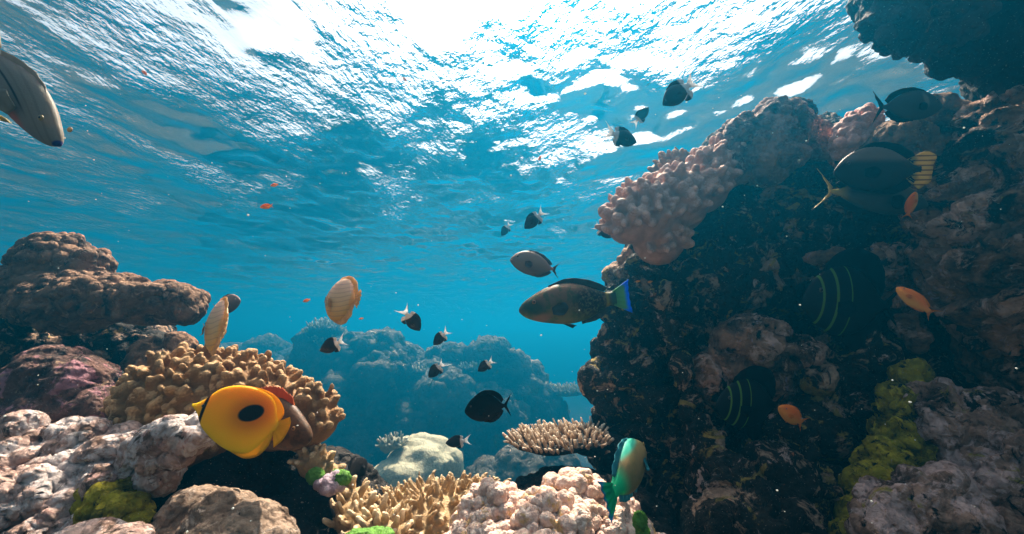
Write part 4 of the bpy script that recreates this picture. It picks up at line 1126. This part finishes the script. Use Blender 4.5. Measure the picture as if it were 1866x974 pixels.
# ---- reddish brown wrasse behind the yellow fish
M_RED = M('reddish_brown_fish_skin', lambda N, L, tc, x, y, z: mixc(N, L, step(N, L, noise(N, L, tc, 16, 4, .65), .42, .62), (0.11, 0.05, 0.02), (0.05, 0.026, 0.012)), sss=0.1)
M_REDF = M('orange_red_fin', lambda N, L, tc, x, y, z: (0.50, 0.10, 0.02), sss=0, trans=0.35, rays=50)
parrot('red_fish', 'reddish_brown_fish', M_RED, M_REDF, M_REDF, (0.35, 0.16, 0.04))
KINDS['red_fish']['prof'] = [(t, a * 1.2, b * 1.1, w) for t, a, b, w in PAR]
KINDS['red_fish']['fins'][0] = ('dorsal_fin', [(0.26, 0.17), (0.05, 0.20), (-0.15, 0.13), (-0.26, 0.08)], [(0.20, 0.26), (0.05, 0.30), (-0.17, 0.24), (-0.30, 0.13)], dict(thick=0.010, scallop=0.12), M_REDF)
# ---- striped grey fish with yellow belly edge (upper left corner)
def _strip(N, L, tc, x, y, z):
    c = mixc(N, L, step(N, L, z, -0.13, 0.05), (0.20, 0.175, 0.16), (0.20, 0.18, 0.15))
    zz = math_(N, L, 'ADD', z, math_(N, L, 'MULTIPLY', math_(N, L, 'MULTIPLY', x, x), 0.45))
    s = math_(N, L, 'MULTIPLY', lines(N, L, zz, 150, 0.3, 0.9), step(N, L, zz, 0.03, 0.06))
    c = mixc(N, L, math_(N, L, 'MULTIPLY', s, 0.35), c, (0.10, 0.09, 0.07))
    c = mixc(N, L, math_(N, L, 'MULTIPLY', band(N, L, zz, 0.02, 0.006, 0.005), band(N, L, x, 0.0, 0.22, 0.1)), c, (0.015, 0.02, 0.02))
    c = mixc(N, L, math_(N, L, 'MULTIPLY', ell(N, L, x, z, 0.24, -0.10, 0.10, 0.04, -0.25, 0.6), 0.7), c, (0.42, 0.10, 0.05))
    c = mixc(N, L, ell(N, L, x, z, 0.505, -0.01, 0.02, 0.06, 0, 0.25), c, (0.02, 0.03, 0.16))
    return c
M_STRIP = M('striped_grey_fish_skin', _strip, sss=0.3, spec=0.05)
M_STRIPF = M('yellow_edged_fin', lambda N, L, tc, x, y, z: (0.42, 0.34, 0.08), sss=0, trans=0.4, rays=60)
M_STRIPD = M('grey_soft_fin', lambda N, L, tc, x, y, z: (0.28, 0.25, 0.19), sss=0, trans=0.3, rays=60)
parrot('striped', 'striped_grey_fish', M_STRIP, M_STRIPD, M_STRIPF, (0.3, 0.2, 0.05))
KINDS['striped']['fins'][0] = ('dorsal_fin', [(0.24, 0.09), (0.05, 0.11), (-0.15, 0.07), (-0.26, 0.04)], [(0.24, 0.11), (0.05, 0.145), (-0.17, 0.11), (-0.30, 0.06)], dict(thick=0.008), M_STRIPD)
KINDS['striped']['fins'][4] = KINDS['striped']['fins'][4][:4] + (M_STRIPD,)
KINDS['striped']['prof'] = [(t, a * 0.70, b * 0.78, w * 0.7) for t, a, b, w in PAR]
# ---- small orange basslets
M_ORG = M('orange_fish_skin', lambda N, L, tc, x, y, z: mixc(N, L, step(N, L, z, -0.12, 0.1), (0.80, 0.34, 0.06), (0.78, 0.17, 0.015)), sss=0.2)
M_ORGF = M('orange_fish_fin', lambda N, L, tc, x, y, z: (0.82, 0.24, 0.02), sss=0, trans=0.45, rays=50)
parrot('orange', 'orange_basslet', M_ORG, M_ORGF, M_ORGF, (0.3, 0.1, 0.2))
KINDS['orange']['fins'][2] = ('tail_fin', [(-0.335, 0.06), (-0.34, 0), (-0.335, -0.06)], [(-0.52, 0.20), (-0.42, 0.07), (-0.40, 0.0), (-0.42, -0.07), (-0.52, -0.20)], dict(thick=0.012), M_ORGF)
KINDS['orange']['prof'] = [(t, a * 1.12, b * 1.12, w) for t, a, b, w in PAR]

# ------------------------------------------------------------------ the fish of the photograph
fish('striped', 'slender grey fish with fine dark stripes diving in the top left corner', (108, 264, .58), (-40, 66, .62), up=(0.8, 0.55), roll_d=0.0)
fish('yellow', 'bright yellow butterflyfish with one big black spot in front of the tan coral', (350, 738, .62), (524, 783, .65), up=(0.18, 1), roll_d=0.4)
fish('red_fish', 'reddish brown fish half hidden behind the bright yellow fish', (566, 800, .72), (410, 742, .80), up=(0.25, 1), roll_d=0.15)
fish('cream', 'cream oval butterflyfish turned away beside the brown coral shelf', (378, 596, .96), (420, 592, .83), up=(0.08, 1), roll_d=0.25, bend=0.04)
fish('cream', 'cream oval butterflyfish with black head bands in open water above the hazed outcrop', (592, 549, .905), (656, 545, .80), up=(0.12, 1), roll_d=0.3)
fish('grey_surgeon', 'small slate grey fish partly hidden behind a cream butterflyfish', (438, 547, 1.5), (388, 566, 1.55), up=(.3, 1))
G = 'dark chromis with white forked tails'
for lab, h, t, u in [
    ('largest two tone chromis, high up under the edge of the glare, heading down left', (1208, 192, .70), (1276, 138, .70), (-.5, .9)),
    ('two tone chromis with its head up and white tail down, between two larger ones', (1182, 196, 1.08), (1152, 230, 1.1), (-.5, .6)),
    ('two tone chromis heading right with white tail to the left above the pale pink coral', (1160, 260, .92), (1097, 240, .90), (.1, 1)),
    ('two tone chromis heading down left, alone above the grey surgeonfish', (956, 417, 1.15), (994, 381, 1.15), (-.4, .9)),
    ('faint two tone chromis right at the left tip of the pale pink coral', (1114, 434, 1.5), (1083, 410, 1.5), (.3, 1)),
    ('palest blurred chromis in open water left of the pale pink coral', (914, 430, 2.3), (931, 405, 2.3), (-.6, .6)),
    ('two tone chromis diving head down between cream fish and brown parrotfish', (765, 603, 1.12), (731, 560, 1.08), (.75, .5)),
    ('small dark chromis with raised tail above the saddle of the hazed outcrop', (790, 629, 1.35), (819, 600, 1.35), (-.5, .8)),
    ('two tone chromis below the cream butterflyfish in front of the hazed outcrop', (583, 640, 1.05), (634, 617, 1.05), (-.3, 1)),
    ('bluish chromis almost lost against the dark face of the hazed outcrop', (781, 688, 1.5), (812, 658, 1.5), (-.4, .9)),
    ('two tone chromis above the tail of the black surgeonfish', (871, 677, 1.4), (901, 654, 1.4), (-.3, 1)),
    ('lowest two tone chromis, beside the pale coral boulder', (812, 808, 1.3), (858, 804, 1.3), (0, 1))]:
    fish('chromis', lab, h, t, u, group=G, bend=(0.0, 0.16, -0.14)[int(h[0]) % 3])
fish('grey_surgeon', 'plain greyish brown surgeonfish gliding above the brown parrotfish', (930, 472, 1.08), (1021, 494, 1.12), up=(0.12, 1), roll_d=0.25)
fish('parrot', 'large brown parrotfish with a blue edged tail by the dark wall', (946, 566, .95), (1150, 540, .98), up=(0.06, 1), roll_d=0.1)
fish('black_surgeon', 'jet black deep bodied surgeonfish with crescent tail in mid water', (847, 748, .85), (932, 738, .88), up=(0.05, 1))
fish('black_surgeon', 'small black fish angling away beside the beige branching coral', (667, 838, 1.05), (633, 874, .97), up=(-.5, .8))
fish('green_parrot', 'green parrotfish seen from behind with its bright tail fanned over the cauliflower coral', (1166, 812, .86), (1126, 915, .66), up=(-.42, 1), roll_d=-0.15, bend=0.10)
fish('dusky_surgeon', 'dark surgeonfish hovering over the holed rock near the surface', (1717, 192, .95), (1590, 196, .97), up=(-0.05, 1))
fish('yellowtail_surgeon', 'dark brown fish with a yellow striped tail beneath the pink popcorn coral', (1520, 312, .98), (1705, 308, .95), up=(-.12, 1))
fish('yellow_crescent', 'slate fish with a pale yellow crescent tail against the dark wall', (1690, 372, .99), (1484, 345, 1.0), up=(.05, 1))
fish('sailfin', 'black tang with lime bars beside the craggy ledge', (1462, 545, 1.08), (1640, 560, 1.15), up=(.1, 1))
fish('sailfin', 'smaller black tang with lime bars under the craggy ledge', (1306, 735, 1.02), (1432, 740, 1.08), up=(.1, 1))
G2 = 'small orange basslets'
for lab, h, t, u in [
    ('largest orange basslet, over the pale edge of the brown boulder', (1634, 524, .84), (1704, 576, .80), (.5, .8)),
    ('orange basslet with pale yellow head low on the wall', (1420, 742, .92), (1466, 774, .95), (.5, .8)),
    ('orange basslet pointing straight up below the yellow striped tail', (1668, 350, .9), (1652, 398, .92), (-.9, .3)),
    ('orange basslet in open water above and left of the cream fish, larger of its pair', (474, 378, .95), (498, 375, .95), (0, 1)),
    ('orange basslet just above another one in open water', (493, 339, 1.3), (508, 336, 1.3), (0, 1)),
    ('orange speck of a fish high at left between surface glints', (268, 137, 1.4), (257, 128, 1.4), (.3, 1)),
    ('reddish speck of a fish under the brightest glare', (741, 149, 1.6), (733, 140, 1.6), (.3, 1)),
    ('orange speck of a fish below the glare in the middle of the picture', (981, 293, 1.7), (987, 283, 1.7), (-.5, .5)),
    ('orange basslet tiny beside the cream fish with black bands', (552, 550, 1.5), (566, 546, 1.5), (0, 1)),
    ('tiny orange fish under the belly of the cream banded fish', (654, 582, 1.8), (663, 580, 1.8), (0, 1)),
    ('tiny yellow orange fish in the black hollow below the bright yellow fish', (389, 836, .95), (403, 834, .95), (0, 1)),
    ('tiny orange fish at the blue tail tip of the brown parrotfish', (1158, 514, 1.2), (1168, 512, 1.2), (0, 1)),
    ('tiny orange fish against the wall beyond the blue parrotfish tail', (1180, 515, 1.25), (1190, 513, 1.25), (0, 1))]:
    fish('orange', lab, h, t, u, group=G2)

# ================================================================== drifting specks
def specks():
    rng = np.random.default_rng(77)
    sv, sf = ico(1)
    V, F, n = [], [], 0
    for k in range(520):
        d = 0.45 + 2.6 * rng.random() ** 1.3
        p = W(rng.random() * 1866, 120 + rng.random() * 860, d)
        r = 0.0005 + 0.0012 * rng.random() ** 3
        V.append(sv * r * (0.6 + 0.8 * rng.random(3)) + p); F.append(sf + n); n += len(sv)
    m, N, L = nodes_of('drifting_specks')
    b = N.new('ShaderNodeBsdfPrincipled'); b.inputs['Base Color'].default_value = (0.8, 0.8, 0.76, 1)
    tl = N.new('ShaderNodeBsdfTranslucent'); tl.inputs[0].default_value = (0.85, 0.85, 0.8, 1)
    mx = N.new('ShaderNodeMixShader'); L.new(b.outputs[0], mx.inputs[1]); L.new(tl.outputs[0], mx.inputs[2])
    o = N.new('ShaderNodeOutputMaterial'); L.new(mx.outputs[0], o.inputs[0])
    tag(mesh_obj('drifting_specks', np.concatenate(V), np.concatenate(F), m), kind='stuff')
specks()
